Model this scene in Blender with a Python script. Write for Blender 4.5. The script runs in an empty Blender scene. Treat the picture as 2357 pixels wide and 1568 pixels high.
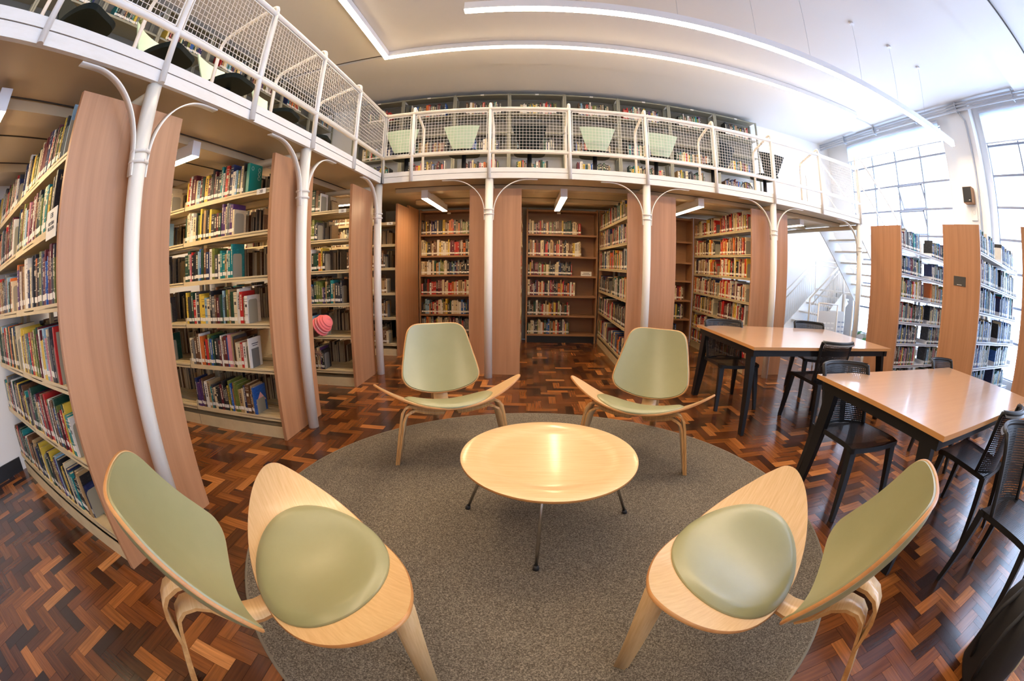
import bpy, bmesh, math, random
from mathutils import Vector, Matrix, Euler
PI = math.pi
S = bpy.context.scene
C = S.collection
rnd = random.Random(11)

# ---------------------------------------------------------------- camera, light, exposure
CAMH = 1.2844
def make_camera(yaw=-.0382, pitch=-.1813, roll=.0100, f_px=952.42):
    cy, sy, cp, sp = math.cos(yaw), math.sin(yaw), math.cos(pitch), math.sin(pitch)
    f = Vector((sy*cp, cy*cp, sp)); r = Vector((cy, -sy, 0)); u = r.cross(f)
    r2 = r*math.cos(roll) + u*math.sin(roll); u2 = -r*math.sin(roll) + u*math.cos(roll)
    cd = bpy.data.cameras.new('camera'); cam = bpy.data.objects.new('camera', cd); C.objects.link(cam)
    cd.type = 'PANO'
    try: cd.panorama_type = 'FISHEYE_EQUISOLID'; tgt = cd
    except Exception: tgt = cd.cycles
    for t in (cd, getattr(cd, 'cycles', None)):
        if t is None: continue
        try:
            t.panorama_type = 'FISHEYE_EQUISOLID'
            t.fisheye_lens = f_px*36/2357
            t.fisheye_fov = math.radians(230)
        except Exception: pass
    cd.sensor_fit = 'HORIZONTAL'; cd.sensor_width = 36; cd.sensor_height = 36*1568/2357
    cd.clip_start = .02; cd.clip_end = 200
    m = Matrix.Identity(4)
    for i in range(3):
        m[i][0] = r2[i]; m[i][1] = u2[i]; m[i][2] = -f[i]
    m[2][3] = CAMH
    cam.matrix_world = m
    S.camera = cam
make_camera()
vs = S.view_settings
vs.view_transform = 'Standard'; vs.look = 'None'; vs.gamma = 1; vs.use_curve_mapping = False
vs.exposure = 1.22
W = bpy.data.worlds.new('overcast_sky'); S.world = W; W.use_nodes = True
W.node_tree.nodes['Background'].inputs[0].default_value = (.60, .75, 1.0, 1)
W.node_tree.nodes['Background'].inputs[1].default_value = 4.4
STRIP = 29.0; FIX = 24.0                        # emission of the hanging strips / under-gallery fixtures
XL, XR, YB, YF, ZC = -4.05, 6.72, 7.15, -5.0, 4.47
WIN = [(3.56, 6.41, 'a'), (-.45, 2.51, 'b'), (-4.4, -1.5, 'c')]
ZS, ZT = .45, 4.27
for y0, y1, _ in WIN:                                # daylight portals in the window openings
    ld = bpy.data.lights.new('window_portal', 'AREA'); ld.shape = 'RECTANGLE'; ld.size = y1-y0; ld.size_y = ZT-ZS
    ld.cycles.is_portal = True
    o = bpy.data.objects.new('window_portal', ld); C.objects.link(o)
    o.location = (XR+.22, (y0+y1)/2, (ZS+ZT)/2); o.rotation_euler = Euler((PI/2, 0, PI/2)); 
# area lights emit along local -Z: rotate so that it looks to -X
    o.rotation_euler = Matrix(((0, 0, 1), (1, 0, 0), (0, 1, 0))).to_euler()

# ---------------------------------------------------------------- materials
MATS = {}
def mat(name, col=(.8, .8, .8), rough=.5, metal=0, spec=.5, coat=0, emit=None, es=0, bump=None, noise=None, trans=0):
    if name in MATS: return MATS[name]
    m = bpy.data.materials.new(name); m.use_nodes = True; nt = m.node_tree; N = nt.nodes; L = nt.links
    b = N['Principled BSDF']
    b.inputs['Base Color'].default_value = (*col, 1); b.inputs['Roughness'].default_value = rough
    b.inputs['Metallic'].default_value = metal; b.inputs['Specular IOR Level'].default_value = spec
    b.inputs['Coat Weight'].default_value = coat
    b.inputs['Coat Roughness'].default_value = .12
    if trans: b.inputs['Transmission Weight'].default_value = trans
    if emit: b.inputs['Emission Color'].default_value = (*emit, 1); b.inputs['Emission Strength'].default_value = es
    tc = N.new('ShaderNodeTexCoord')
    if noise:                                        # (scale vec, col2, contrast lo, hi)
        sc, col2, lo, hi = noise
        mp = N.new('ShaderNodeMapping'); mp.inputs['Scale'].default_value = sc
        nz = N.new('ShaderNodeTexNoise'); nz.inputs['Scale'].default_value = 1; nz.inputs['Detail'].default_value = 6
        nz.inputs['Roughness'].default_value = .65
        cr = N.new('ShaderNodeValToRGB'); cr.color_ramp.elements[0].position = lo; cr.color_ramp.elements[1].position = hi
        cr.color_ramp.elements[0].color = (*col2, 1); cr.color_ramp.elements[1].color = (*col, 1)
        L.new(tc.outputs['Object'], mp.inputs[0]); L.new(mp.outputs[0], nz.inputs['Vector']); L.new(nz.outputs[0], cr.inputs[0])
        L.new(cr.outputs[0], b.inputs['Base Color'])
    if bump:
        sc, st = bump
        nz = N.new('ShaderNodeTexNoise'); nz.inputs['Scale'].default_value = sc; nz.inputs['Detail'].default_value = 3
        bp = N.new('ShaderNodeBump'); bp.inputs['Strength'].default_value = st; bp.inputs['Distance'].default_value = .002
        L.new(tc.outputs['Object'], nz.inputs['Vector']); L.new(nz.outputs[0], bp.inputs['Height']); L.new(bp.outputs[0], b.inputs['Normal'])
    MATS[name] = m
    return m
M = dict(
    wall=mat('white_wall_paint', (.86, .86, .85), .7, bump=(40, .08)),
    ceil=mat('ceiling_paint', (.76, .75, .74), .85),
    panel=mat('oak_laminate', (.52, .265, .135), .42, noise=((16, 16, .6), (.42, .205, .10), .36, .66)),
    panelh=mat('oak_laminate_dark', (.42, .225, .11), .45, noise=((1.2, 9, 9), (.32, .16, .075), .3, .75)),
    cream=mat('cream_enamel', (.70, .57, .34), .42, noise=((7, 7, 7), (.60, .46, .26), .2, .55)),
    grey_steel=mat('grey_green_enamel', (.30, .29, .22), .45),
    white=mat('white_enamel', (.86, .84, .80), .28, noise=((3, 3, 3), (.80, .77, .71), .25, .6)),
    deck=mat('gallery_board_white', (.84, .82, .78), .5, noise=((5, 5, 30), (.78, .75, .69), .25, .55)),
    soffit=mat('soffit_paint', (.62, .49, .31), .6),
    crease=mat('dark_joint', (.06, .05, .04), .9),
    colm=mat('ivory_column_paint', (.90, .86, .77), .32, bump=(25, .05)),
    veneer=mat('pale_oak_veneer', (.76, .52, .27), .30, coat=.25, noise=((6, 150, 12), (.66, .42, .19), .34, .64)),
    ply=mat('plywood_edge', (.56, .27, .09), .40, noise=((6, 6, 30), (.47, .20, .06), .35, .6)),
    plyl=mat('plywood_edge_striped', (.68, .38, .14), .42, noise=((220, 6, 4), (.44, .2, .06), .35, .6)),
    leather=mat('sage_leather', (.305, .30, .155), .32, spec=.75, bump=(350, .08), noise=((6, 6, 6), (.28, .278, .14), .3, .7)),
    chrome=mat('chrome_tube', (.55, .52, .48), .18, metal=1),
    rubber=mat('black_rubber', (.015, .015, .018), .5),
    blackm=mat('black_metal', (.008, .008, .009), .45, spec=.35),
    blackp=mat('black_plastic', (.011, .011, .012), .42, spec=.4),
    greyp=mat('dark_grey_plastic', (.06, .058, .055), .42),
    mint=mat('mint_shell', (.50, .68, .54), .45),
    tealseat=mat('dark_green_seat', (.004, .010, .010), .7, spec=.25),
    tabletop=mat('table_laminate', (.66, .41, .24), .28, coat=1.0, spec=.8, noise=((1.2, 26, 4), (.58, .34, .19), .25, .75)),
    tedge=mat('table_edge', (.62, .30, .10), .35),
    pages=mat('book_pages', (.72, .62, .44), .8, noise=((3, 300, 3), (.58, .47, .31), .3, .6)),
    label=mat('white_spine_label', (.86, .82, .74), .5),
    bookend=mat('putty_metal', (.36, .33, .24), .45),
    bookendd=mat('grey_bookend', (.20, .20, .19), .4),
    skirting=mat('black_skirting', (.012, .012, .013), .4),
    alu=mat('lamp_housing', (.80, .79, .80), .4),
    strip=mat('lamp_diffuser_strip', (1, 1, 1), .5, emit=(1.0, .77, .52), es=STRIP),
    fix=mat('lamp_diffuser_fixture', (1, 1, 1), .5, emit=(1.0, .72, .42), es=FIX),
    frame=mat('window_frame_steel', (.30, .32, .38), .5),
    paper=mat('paper', (.86, .84, .78), .7),
    ink=mat('ink', (.05, .05, .06), .7),
    pink=mat('pink_wool', (.82, .18, .17), .9, bump=(200, .5)),
    pinkl=mat('pale_pink_wool', (.9, .45, .38), .9, bump=(200, .5)),
    skin=mat('brown_skin', (.14, .065, .038), .5),
    cloth=mat('navy_cloth', (.03, .035, .06), .9),
    eye=mat('eye_white', (.7, .7, .68), .3),
    leaf=mat('leaf_green', (.03, .22, .03), .4),
    pot=mat('white_pot', (.8, .8, .78), .4),
    conduit=mat('grey_conduit', (.50, .52, .56), .4),
    bag=mat('black_nylon', (.012, .012, .014), .7, bump=(300, .3)),
    bagp=mat('yellow_print', (.42, .40, .10), .7),
    bagw=mat('cream_trim', (.6, .52, .38), .6),
    redp=mat('red_print', (.5, .06, .02), .7),
    walnut=mat('speaker_wood', (.36, .17, .07), .5),
    gold=mat('ochre_print', (.75, .55, .25), .5),
    shadeback=mat('shaded_shelving_back', (.17, .16, .13), .5),
    steelpanel=mat('light_grey_panel', (.66, .64, .60), .5),
)
# parquet: colour comes from each block's own attribute, grain runs along its UV
def parquet_mat():
    m = bpy.data.materials.new('waxed_parquet'); m.use_nodes = True; nt = m.node_tree; N = nt.nodes; L = nt.links; b = N['Principled BSDF']
    at = N.new('ShaderNodeAttribute'); at.attribute_name = 'block'
    uv = N.new('ShaderNodeUVMap'); uv.uv_map = 'UVMap'
    mp = N.new('ShaderNodeMapping'); mp.inputs['Scale'].default_value = (4, 70, 1)
    nz = N.new('ShaderNodeTexNoise'); nz.inputs['Detail'].default_value = 5; nz.inputs['Scale'].default_value = 1
    L.new(uv.outputs[0], mp.inputs[0]); L.new(mp.outputs[0], nz.inputs['Vector'])
    mr = N.new('ShaderNodeMapRange'); mr.inputs[1].default_value = .3; mr.inputs[2].default_value = .7; mr.inputs[3].default_value = .62; mr.inputs[4].default_value = 1.2
    L.new(nz.outputs[0], mr.inputs[0])
    mx = N.new('ShaderNodeVectorMath'); mx.operation = 'SCALE'; L.new(at.outputs['Color'], mx.inputs[0]); L.new(mr.outputs[0], mx.inputs['Scale'])
    L.new(mx.outputs[0], b.inputs['Base Color'])
    tc = N.new('ShaderNodeTexCoord'); n2 = N.new('ShaderNodeTexNoise'); n2.inputs['Scale'].default_value = 6; n2.inputs['Detail'].default_value = 4
    L.new(tc.outputs['Object'], n2.inputs['Vector'])
    m2 = N.new('ShaderNodeMapRange'); m2.inputs[1].default_value = .3; m2.inputs[2].default_value = .7; m2.inputs[3].default_value = .17; m2.inputs[4].default_value = .26
    L.new(n2.outputs[0], m2.inputs[0]); L.new(m2.outputs[0], b.inputs['Roughness'])
    bp = N.new('ShaderNodeBump'); bp.inputs['Strength'].default_value = .05; bp.inputs['Distance'].default_value = .002
    n3 = N.new('ShaderNodeTexNoise'); n3.inputs['Scale'].default_value = 14; L.new(tc.outputs['Object'], n3.inputs['Vector'])
    L.new(n3.outputs[0], bp.inputs['Height']); L.new(bp.outputs[0], b.inputs['Normal'])
    b.inputs['Specular IOR Level'].default_value = .42; b.inputs['Coat Weight'].default_value = .12; b.inputs['Coat Roughness'].default_value = .12
    return m
def rug_mat():
    m = bpy.data.materials.new('speckled_grey_carpet'); m.use_nodes = True; nt = m.node_tree; N = nt.nodes; L = nt.links; b = N['Principled BSDF']
    tc = N.new('ShaderNodeTexCoord'); v = N.new('ShaderNodeTexNoise'); v.inputs['Scale'].default_value = 150; v.inputs['Detail'].default_value = 6; v.inputs['Roughness'].default_value = .9
    cr = N.new('ShaderNodeValToRGB'); e = cr.color_ramp.elements; e[0].position = .38; e[1].position = .64
    e[0].color = (.045, .038, .028, 1); e[1].color = (.42, .365, .285, 1)
    x = e.new(.50); x.color = (.145, .122, .092, 1)
    L.new(tc.outputs['Object'], v.inputs['Vector']); L.new(v.outputs[0], cr.inputs[0]); L.new(cr.outputs[0], b.inputs['Base Color'])
    b.inputs['Roughness'].default_value = .95; b.inputs['Specular IOR Level'].default_value = .1
    bp = N.new('ShaderNodeBump'); bp.inputs['Strength'].default_value = .6; bp.inputs['Distance'].default_value = .004
    L.new(v.outputs[0], bp.inputs['Height']); L.new(bp.outputs[0], b.inputs['Normal'])
    return m
def glass_mat(name, tint, mixf=.12, diffuse=0):
    m = bpy.data.materials.new(name); m.use_nodes = True; nt = m.node_tree; N = nt.nodes; L = nt.links
    for n in list(N):
        if n.type == 'BSDF_PRINCIPLED': N.remove(n)
    out = [n for n in N if n.type == 'OUTPUT_MATERIAL'][0]
    t = N.new('ShaderNodeBsdfTransparent'); t.inputs[0].default_value = (*tint, 1)
    g = N.new('ShaderNodeBsdfGlossy') if not diffuse else N.new('ShaderNodeBsdfTranslucent')
    g.inputs[0].default_value = (.9, .92, .95, 1)
    if not diffuse: g.inputs['Roughness'].default_value = .05
    mx = N.new('ShaderNodeMixShader'); mx.inputs[0].default_value = mixf
    L.new(t.outputs[0], mx.inputs[1]); L.new(g.outputs[0], mx.inputs[2]); L.new(mx.outputs[0], out.inputs[0])
    return m
M['floor'] = parquet_mat(); M['rug'] = rug_mat()
M['glass'] = glass_mat('window_glass', (.95, .97, 1), .06)
M['blind'] = glass_mat('roller_blind_cloth', (.55, .58, .62), .45, 1)
M['rugedge'] = mat('carpet_binding', (.20, .175, .13), .9)
PAL = {  # cover colours
    'black': (.018, .018, .02), 'dark green': (.012, .05, .028), 'navy blue': (.015, .025, .09), 'maroon': (.12, .012, .02),
    'red': (.50, .022, .018), 'cream': (.72, .60, .38), 'white': (.78, .74, .66), 'yellow': (.72, .50, .06), 'orange': (.65, .16, .03),
    'blue': (.02, .10, .36), 'teal': (.01, .20, .20), 'brown': (.13, .055, .02), 'grey': (.16, .16, .15), 'olive green': (.14, .16, .03),
    'tan': (.42, .27, .12), 'light blue': (.25, .42, .55), 'purple': (.08, .03, .13), 'charcoal': (.045, .045, .05), 'pink': (.62, .25, .28), 'lime green': (.30, .42, .05)}
for k, v in PAL.items():
    v2 = tuple(min(1, a*1.7+.02) if sum(v) < .5 else a*.82 for a in v)
    M['bk_'+k] = mat('cover_'+k.replace(' ', '_'), v, .42, noise=((25, 25, 60), v2, .28, .5))
M['bt_l'] = mat('spine_title_pale', (.75, .68, .5), .5)
M['bt_d'] = mat('spine_title_dark', (.05, .03, .03), .5)

# ---------------------------------------------------------------- mesh builder
class MB:
    def __init__(s): s.v = []; s.f = []; s.m = []; s.sm = []; s.mats = []; s.uv = None
    def mi(s, m):
        m = M[m] if isinstance(m, str) else m
        if m not in s.mats: s.mats.append(m)
        return s.mats.index(m)
    def add(s, vs_, fs, m, smooth=False, X=None):
        b = len(s.v); k = s.mi(m)
        s.v += [tuple(X @ Vector(v)) if X else tuple(v) for v in vs_]
        for f in fs: s.f.append([b+i for i in f]); s.m.append(k); s.sm.append(smooth)
        return s
    def box(s, a, b, m, X=None):
        x0, y0, z0 = a; x1, y1, z1 = b
        v = [(x0, y0, z0), (x1, y0, z0), (x1, y1, z0), (x0, y1, z0), (x0, y0, z1), (x1, y0, z1), (x1, y1, z1), (x0, y1, z1)]
        return s.add(v, [(0, 3, 2, 1), (4, 5, 6, 7), (0, 1, 5, 4), (1, 2, 6, 5), (2, 3, 7, 6), (3, 0, 4, 7)], m, False, X)
    def bar(s, p, q, w, h, m, up=(0, 0, 1), taper=1):     # rectangular bar from p to q, w across, h along 'up'
        p, q = Vector(p), Vector(q); d = (q-p).normalized(); u = Vector(up)
        if abs(d.dot(u)) > .99: u = Vector((0, 1, 0))
        sx = d.cross(u).normalized(); uy = sx.cross(d)
        v = []
        for P, k in ((p, 1), (q, taper)):
            for a, b in ((-1, -1), (1, -1), (1, 1), (-1, 1)): v.append(P + sx*(a*w*k/2) + uy*(b*h*k/2))
        return s.add(v, [(0, 3, 2, 1), (4, 5, 6, 7), (0, 1, 5, 4), (1, 2, 6, 5), (2, 3, 7, 6), (3, 0, 4, 7)], m)
    def tube(s, pts, r, m, n=10, caps=True):
        pts = [Vector(p) for p in pts]; rs = r if isinstance(r, (list, tuple)) else [r]*len(pts)
        T = []
        for i in range(len(pts)):
            a = pts[max(0, i-1)]; b = pts[min(len(pts)-1, i+1)]; T.append((b-a).normalized())
        u = Vector((0, 0, 1)) if abs(T[0].z) < .9 else Vector((1, 0, 0))
        u = (u - T[0]*u.dot(T[0])).normalized(); v = []
        for i, P in enumerate(pts):
            u = (u - T[i]*u.dot(T[i])).normalized(); w = T[i].cross(u)
            for k in range(n):
                a = 2*PI*k/n; v.append(P + (u*math.cos(a) + w*math.sin(a))*rs[i])
        f = []
        for i in range(len(pts)-1):
            for k in range(n):
                k2 = (k+1) % n; f.append((i*n+k, i*n+k2, (i+1)*n+k2, (i+1)*n+k))
        s.add(v, f, m, True)
        if caps:
            b = len(s.v)-len(v); km = s.mi(m)
            s.f.append([b+k for k in range(n)][::-1]); s.m.append(km); s.sm.append(False)
            s.f.append([b+(len(pts)-1)*n+k for k in range(n)]); s.m.append(km); s.sm.append(False)
        return s
    def lathe(s, prof, m, n=48, c=(0, 0, 0)):
        v = []; f = []
        for r, z in prof:
            for k in range(n):
                a = 2*PI*k/n; v.append((c[0]+r*math.cos(a), c[1]+r*math.sin(a), c[2]+z))
        for i in range(len(prof)-1):
            for k in range(n):
                k2 = (k+1) % n; f.append((i*n+k, i*n+k2, (i+1)*n+k2, (i+1)*n+k))
        return s.add(v, f, m, True)
    def ribbon(s, path, w, t, m, side=(1, 0, 0), taper=None, edge=None):   # laminated strip: path of centre points, width along 'side', thickness t
        path = [Vector(p) for p in path]; sd = Vector(side).normalized(); v = []
        n = len(path)
        for i, P in enumerate(path):
            a = path[max(0, i-1)]; b = path[min(n-1, i+1)]; d = (b-a).normalized(); nn = sd.cross(d).normalized()
            ww = w*(taper[i] if taper else 1)/2
            for a_, b_ in ((-1, -1), (1, -1), (1, 1), (-1, 1)): v.append(P + sd*(a_*ww) + nn*(b_*t/2))
        fa, fe = [], []
        for i in range(n-1):
            o = i*4; p = o+4
            fa += [(o+0, o+1, p+1, p+0), (o+2, o+3, p+3, p+2)]
            fe += [(o+1, o+2, p+2, p+1), (o+3, o+0, p+0, p+3)]
        b = len(s.v)
        s.add(v, fa, m, True)
        k = s.mi(edge or m)
        for f in fe + [(3, 2, 1, 0), (4*n-4, 4*n-3, 4*n-2, 4*n-1)]: s.f.append([b+i for i in f]); s.m.append(k); s.sm.append(False)
        return s
    def build(s, name, parent=None, loc=None, label=None, **kw):
        me = bpy.data.meshes.new(name); me.from_pydata(s.v, [], s.f)
        for m in s.mats: me.materials.append(m)
        me.polygons.foreach_set('material_index', s.m); me.polygons.foreach_set('use_smooth', s.sm)
        me.update()
        o = bpy.data.objects.new(name, me); C.objects.link(o)
        if parent: o.parent = parent
        if loc is not None: o.location = loc
        if label: o['label'] = label
        for k, v in kw.items(): o[k] = v
        return o
def sharpen(o, ang=40):
    return o
def thing(name, label, cat, loc=(0, 0, 0), rz=0, group=None):
    o = bpy.data.objects.new(name, None); C.objects.link(o); o.location = loc; o.rotation_euler = (0, 0, rz)
    o.empty_display_size = .1
    o['label'] = label; o['category'] = cat
    if group: o['group'] = group
    return o
def tag(o, label, cat, group=None):
    o['label'] = label; o['category'] = cat
    if group: o['group'] = group
    return o
def dup(root, loc, rz, label, group=None):
    def cp(o, par):
        c = o.copy(); C.objects.link(c); c.parent = par
        for ch in [x for x in ALLCH.get(o.name, [])]: cp(ch, c)
        return c
    ALLCH = {}
    for x in C.objects:
        if x.parent: ALLCH.setdefault(x.parent.name, []).append(x)
    r = cp(root, None); r.location = loc; r.rotation_euler = (0, 0, rz); r['label'] = label
    if group: r['group'] = group
    return r
def struct(o): o['kind'] = 'structure'; return o

# ---------------------------------------------------------------- the room
def herringbone():
    w = .0715; g = .0006; v = []; f = []; cols = []; uvs = []
    tones = [(.030, .011, .005), (.050, .016, .006), (.09, .027, .008), (.14, .042, .010), (.20, .064, .014), (.28, .095, .021), (.39, .145, .036), (.45, .19, .06)]
    wts = [5, 8, 11, 11, 9, 5, 2.4, .9]
    r = random.Random(5)
    nx0, nx1, ny0, ny1 = int(XL/w)-3, int(XR/w)+3, int(YF/w)-3, int(YB/w)+3
    for ix in range(nx0, nx1):
        for iy in range(ny0, ny1):
            d = (ix-iy) % 6
            if d == 0: a = (ix*w, iy*w, (ix+3)*w, (iy+1)*w); hor = True
            elif d == 5: a = (ix*w, iy*w, (ix+1)*w, (iy+3)*w); hor = False
            else: continue
            x0, y0, x1, y1 = max(a[0]+g, XL), max(a[1]+g, YF), min(a[2]-g, XR), min(a[3]-g, YB)
            if x1-x0 < .005 or y1-y0 < .005: continue
            b = len(v); v += [(x0, y0, 0), (x1, y0, 0), (x1, y1, 0), (x0, y1, 0)]; f.append((b, b+1, b+2, b+3))
            c = r.choices(tones, wts)[0]; k = r.uniform(.85, 1.3); cols.append((c[0]*k, c[1]*k, c[2]*k, 1))
            ou, ov = r.uniform(0, 50), r.uniform(0, 50)
            q = [(p[0], p[1]) if hor else (p[1], p[0]) for p in v[b:b+4]]
            uvs += [(ou+p[0], ov+p[1]) for p in q]
    nb = len(v); v += [(XL, YF, -.004), (XR, YF, -.004), (XR, YB, -.004), (XL, YB, -.004)]; f.append((nb, nb+1, nb+2, nb+3)); cols.append((.008, .005, .004, 1)); uvs += [(0, 0)]*4
    me = bpy.data.meshes.new('floor'); me.from_pydata(v, [], f); me.materials.append(M['floor'])
    at = me.attributes.new('block', 'FLOAT_COLOR', 'FACE'); at.data.foreach_set('color', [x for c in cols for x in c])
    ul = me.uv_layers.new(name='UVMap'); ul.data.foreach_set('uv', [x for u in uvs for x in u])
    o = bpy.data.objects.new('floor', me); C.objects.link(o); struct(o)
herringbone()
b = MB(); b.box((XL-.2, YF-.2, ZC), (XR+.4, YB+.2, ZC+.15), 'ceil'); struct(b.build('ceiling'))
b = MB(); b.box((-3.9, 5.19, ZC-.035), (XR, 5.75, ZC), 'ceil'); b.box((-4.0, 5.17, ZC-.006), (-2.05, 5.185, ZC), 'crease')
struct(b.build('trim_1'))                               # shallow dropped ceiling band above the gallery
b = MB(); b.box((-4.0, .75, ZC-.06), (XR, 1.42, ZC), 'ceil'); b.box((-4.0, .735, ZC-.063), (XR, .75, ZC), 'crease'); struct(b.build('trim_2'))
b = MB(); b.box((XL-.2, YB, 0), (XR+.3, YB+.2, ZC), 'wall'); struct(b.build('wall_back'))
b = MB(); b.box((XL-.2, YF, 0), (XL, YB, ZC), 'wall'); struct(b.build('wall_left'))
b = MB(); b.box((XL-.2, YF-.2, 0), (XR+.3, YF, ZC), 'wall'); struct(b.build('wall_front'))
b = MB(); ys = [YF]+[v for w in sorted(WIN) for v in w[:2]]+[YB]
for i in range(0, len(ys), 2): b.box((XR, ys[i], 0), (XR+.3, ys[i+1], ZC), 'wall')
for y0, y1, _ in WIN: b.box((XR, y0, 0), (XR+.3, y1, ZS), 'wall'); b.box((XR, y0, ZT), (XR+.3, y1, ZC), 'wall')
b.box((XR-.22, 2.66, 0), (XR, 3.18, ZC), 'wall')
struct(b.build('wall_right'))
b = MB(); b.box((XL, YF, 0), (XL+.015, .72, .12), 'skirting'); struct(b.build('baseboard_left'))
b = MB(); b.box((XL, YF, 0), (XR, YF+.015, .12), 'skirting'); struct(b.build('baseboard_front'))
for wi, (y0, y1, tagc) in enumerate(WIN):
    n = 4; cw = (y1-y0)/n; rows = [ZS, .97, 1.45, 1.92, 2.39, 2.86, 3.335, 3.8, ZT]
    b = MB(); x = XR+.05
    for i in range(n+1): b.box((x, y0+i*cw-.014, ZS), (x+.035, y0+i*cw+.014, ZT), 'frame')
    for z in rows: b.box((x+.002, y0, z-.017), (x+.033, y1, z+.017), 'frame')
    wo = struct(b.build('window_%d' % (wi+1)))
    g = MB()
    for i in range(n):
        for j in range(len(rows)-1):
            if wi == 0 and i == 1 and j in (4, 5): continue
            g.box((x+.014, y0+i*cw+.014, rows[j]+.017), (x+.018, y0+(i+1)*cw-.014, rows[j+1]-.017), 'glass')
    struct(g.build('pane', wo))
    if wi == 0:                                         # the two tilted vents
        for j in (4, 5):
            g = MB(); X = Matrix.Translation((x+.02, y0+cw*1.5, rows[j]+.24)) @ Matrix.Rotation(math.radians(-24), 4, 'Y')
            for (a, c) in (((-.012, -cw/2+.02, -.22), (.012, -cw/2+.045, .22)), ((-.012, cw/2-.045, -.22), (.012, cw/2-.02, .22)), ((-.012, -cw/2+.02, -.22), (.012, cw/2-.02, -.195)), ((-.012, -cw/2+.02, .195), (.012, cw/2-.02, .22))):
                g.box(a, c, 'frame', X)
            g.box((-.003, -cw/2+.03, -.2), (.003, cw/2-.03, .2), 'glass', X)
            struct(g.build('vent_sash', wo))
    g = MB(); g.box((XR-.05, y0+.02, 3.98 if wi == 0 else 3.82), (XR-.046, y1-.02, ZT+.05), 'blind'); g.tube([(XR-.048, y0+.02, 3.97 if wi == 0 else 3.81), (XR-.048, y1-.02, 3.97 if wi == 0 else 3.81)], .011, 'alu', 8)
    g.tube([(XR-.048, y0+.02, ZT+.06), (XR-.048, y1-.02, ZT+.06)], .025, 'alu', 10)
    tag(g.build('roller_blind'), ['white roller blind drawn a little way down the window behind the stairs',
        'white roller blind on the window right of the speaker', 'white roller blind on the window behind the camera end of the room'][wi], 'blind')

# ---------------------------------------------------------------- gallery
X0, Y0, SB, SL, DC = -1.7136, 4.5575, .8991, .8511, .408
ZG, ZD, ZMID, ZTOP = 2.278, 2.402, 2.585, 3.139
xD = X0+DC*SB
BX = [X0] + [xD-SB+(i+1)*SB - 0 for i in range(-1, 7)]
BX = [X0, xD-0*SB] ; BX = [X0, X0+DC*SB] + [X0+DC*SB+SB*k for k in range(1, 8)]
XE = BX[-1]                                             # right end of the gallery
LY = [Y0-SL*k for k in range(0, 9)]
b = MB()
b.box((X0-.03, Y0, ZG), (XE+.03, Y0+.03, ZG+.066), 'deck'); b.box((X0-.03, Y0-.004, ZG+.070), (XE+.03, Y0+.03, ZD), 'deck')
b.box((X0-.03, Y0+.004, ZG+.06), (XE+.03, Y0+.02, ZG+.075), 'crease')
b.box((X0-.03, LY[-1], ZG), (X0, Y0+.03, ZG+.066), 'deck'); b.box((X0-.03, LY[-1], ZG+.070), (X0+.004, Y0+.03, ZD), 'deck')
b.box((X0-.02, LY[-1], ZG+.06), (X0-.004, Y0, ZG+.075), 'crease')
b.box((XE, Y0, ZG), (XE+.03, YB, ZD), 'deck')
struct(b.build('gallery_fascia'))
b = MB()
b.box((X0-.03, Y0+.03, ZG+.03), (XE, YB, ZD-.01), 'soffit'); b.box((XL, LY[-1], ZG+.03), (X0-.03, YB, ZD-.01), 'soffit')
for k in range(1, 5):                                   # plank joints and cross boards seen from below
    y = Y0+.03+k*.5
    b.box((X0, y-.004, ZG+.024), (XE, y+.004, ZG+.031), 'crease')
    if k in (1, 3): b.box((X0, y+.02, ZG-.03), (XE, y+.20, ZG+.03), 'soffit')
for k in range(1, 4):
    x = X0-.03-k*.55
    b.box((x-.004, LY[-1], ZG+.024), (x+.004, Y0+.6, ZG+.031), 'crease')
    if k in (1, 3): b.box((x-.22, LY[-1], ZG-.03), (x-.02, Y0+.6, ZG+.03), 'soffit')
struct(b.build('gallery_deck'))
def arc(c, r, a0, a1, n, e1, e2):
    e1, e2 = Vector(e1), Vector(e2)
    return [Vector(c)+e1*(r*math.cos(a0+(a1-a0)*i/n))+e2*(r*math.sin(a0+(a1-a0)*i/n)) for i in range(n+1)]
def column(x, y, d1, name_lab, inward, brs=(1, -1)):
    """d1: direction along the gallery edge; inward: direction under the gallery"""
    t = thing('iron_column', name_lab, 'column', (x, y, 0))
    b = MB(); b.tube([(0, 0, 0), (0, 0, ZG)], .046, 'colm', 24); b.build('shaft', t)
    b = MB()
    for z in (1.868, 1.920): b.tube(arc((0, 0, z), .051, 0, 2*PI, 24, (1, 0, 0), (0, 1, 0)), .010, 'colm', 8, False)
    b.build('collar', t)
    d = Vector(d1)
    for s in brs:
        b = MB(); R = .38; c = Vector((0, 0, 1.80)) + d*s*(.052+R)
        pts = [d*s*.05+Vector((0, 0, 1.80))] + [Vector((0, 0, 1.87)) + d*s*.052] + arc(Vector((0, 0, 1.89))+d*s*(.052+R), R, PI, PI/2, 16, d*s, (0, 0, 1)) + [Vector((0, 0, 1.89+R)) + d*s*(R+.16)]
        b.ribbon(pts, .045, .007, 'colm', side=Vector(inward)); b.build('bracket', t)
    b = MB(); iv = Vector(inward); b.tube([Vector((0, 0, ZG-.05))+iv*.02, Vector((0, 0, ZG-.05))+iv*2.1], .035, 'soffit', 12); b.build('beam_tube', t)
    return t
CI = .05
column(X0-CI, LY[4], (0, 1, 0), 'white iron column in front of the nearest left wooden end panel', (-1, 0, 0))
column(X0-CI, LY[2], (0, 1, 0), 'white iron column before the second left bookcase end panel', (-1, 0, 0))
column(X0-CI, Y0+CI, (0, 1, 0), 'white iron column under the inside corner of the gallery', (-1, 0, 0), (-1,))
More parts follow.
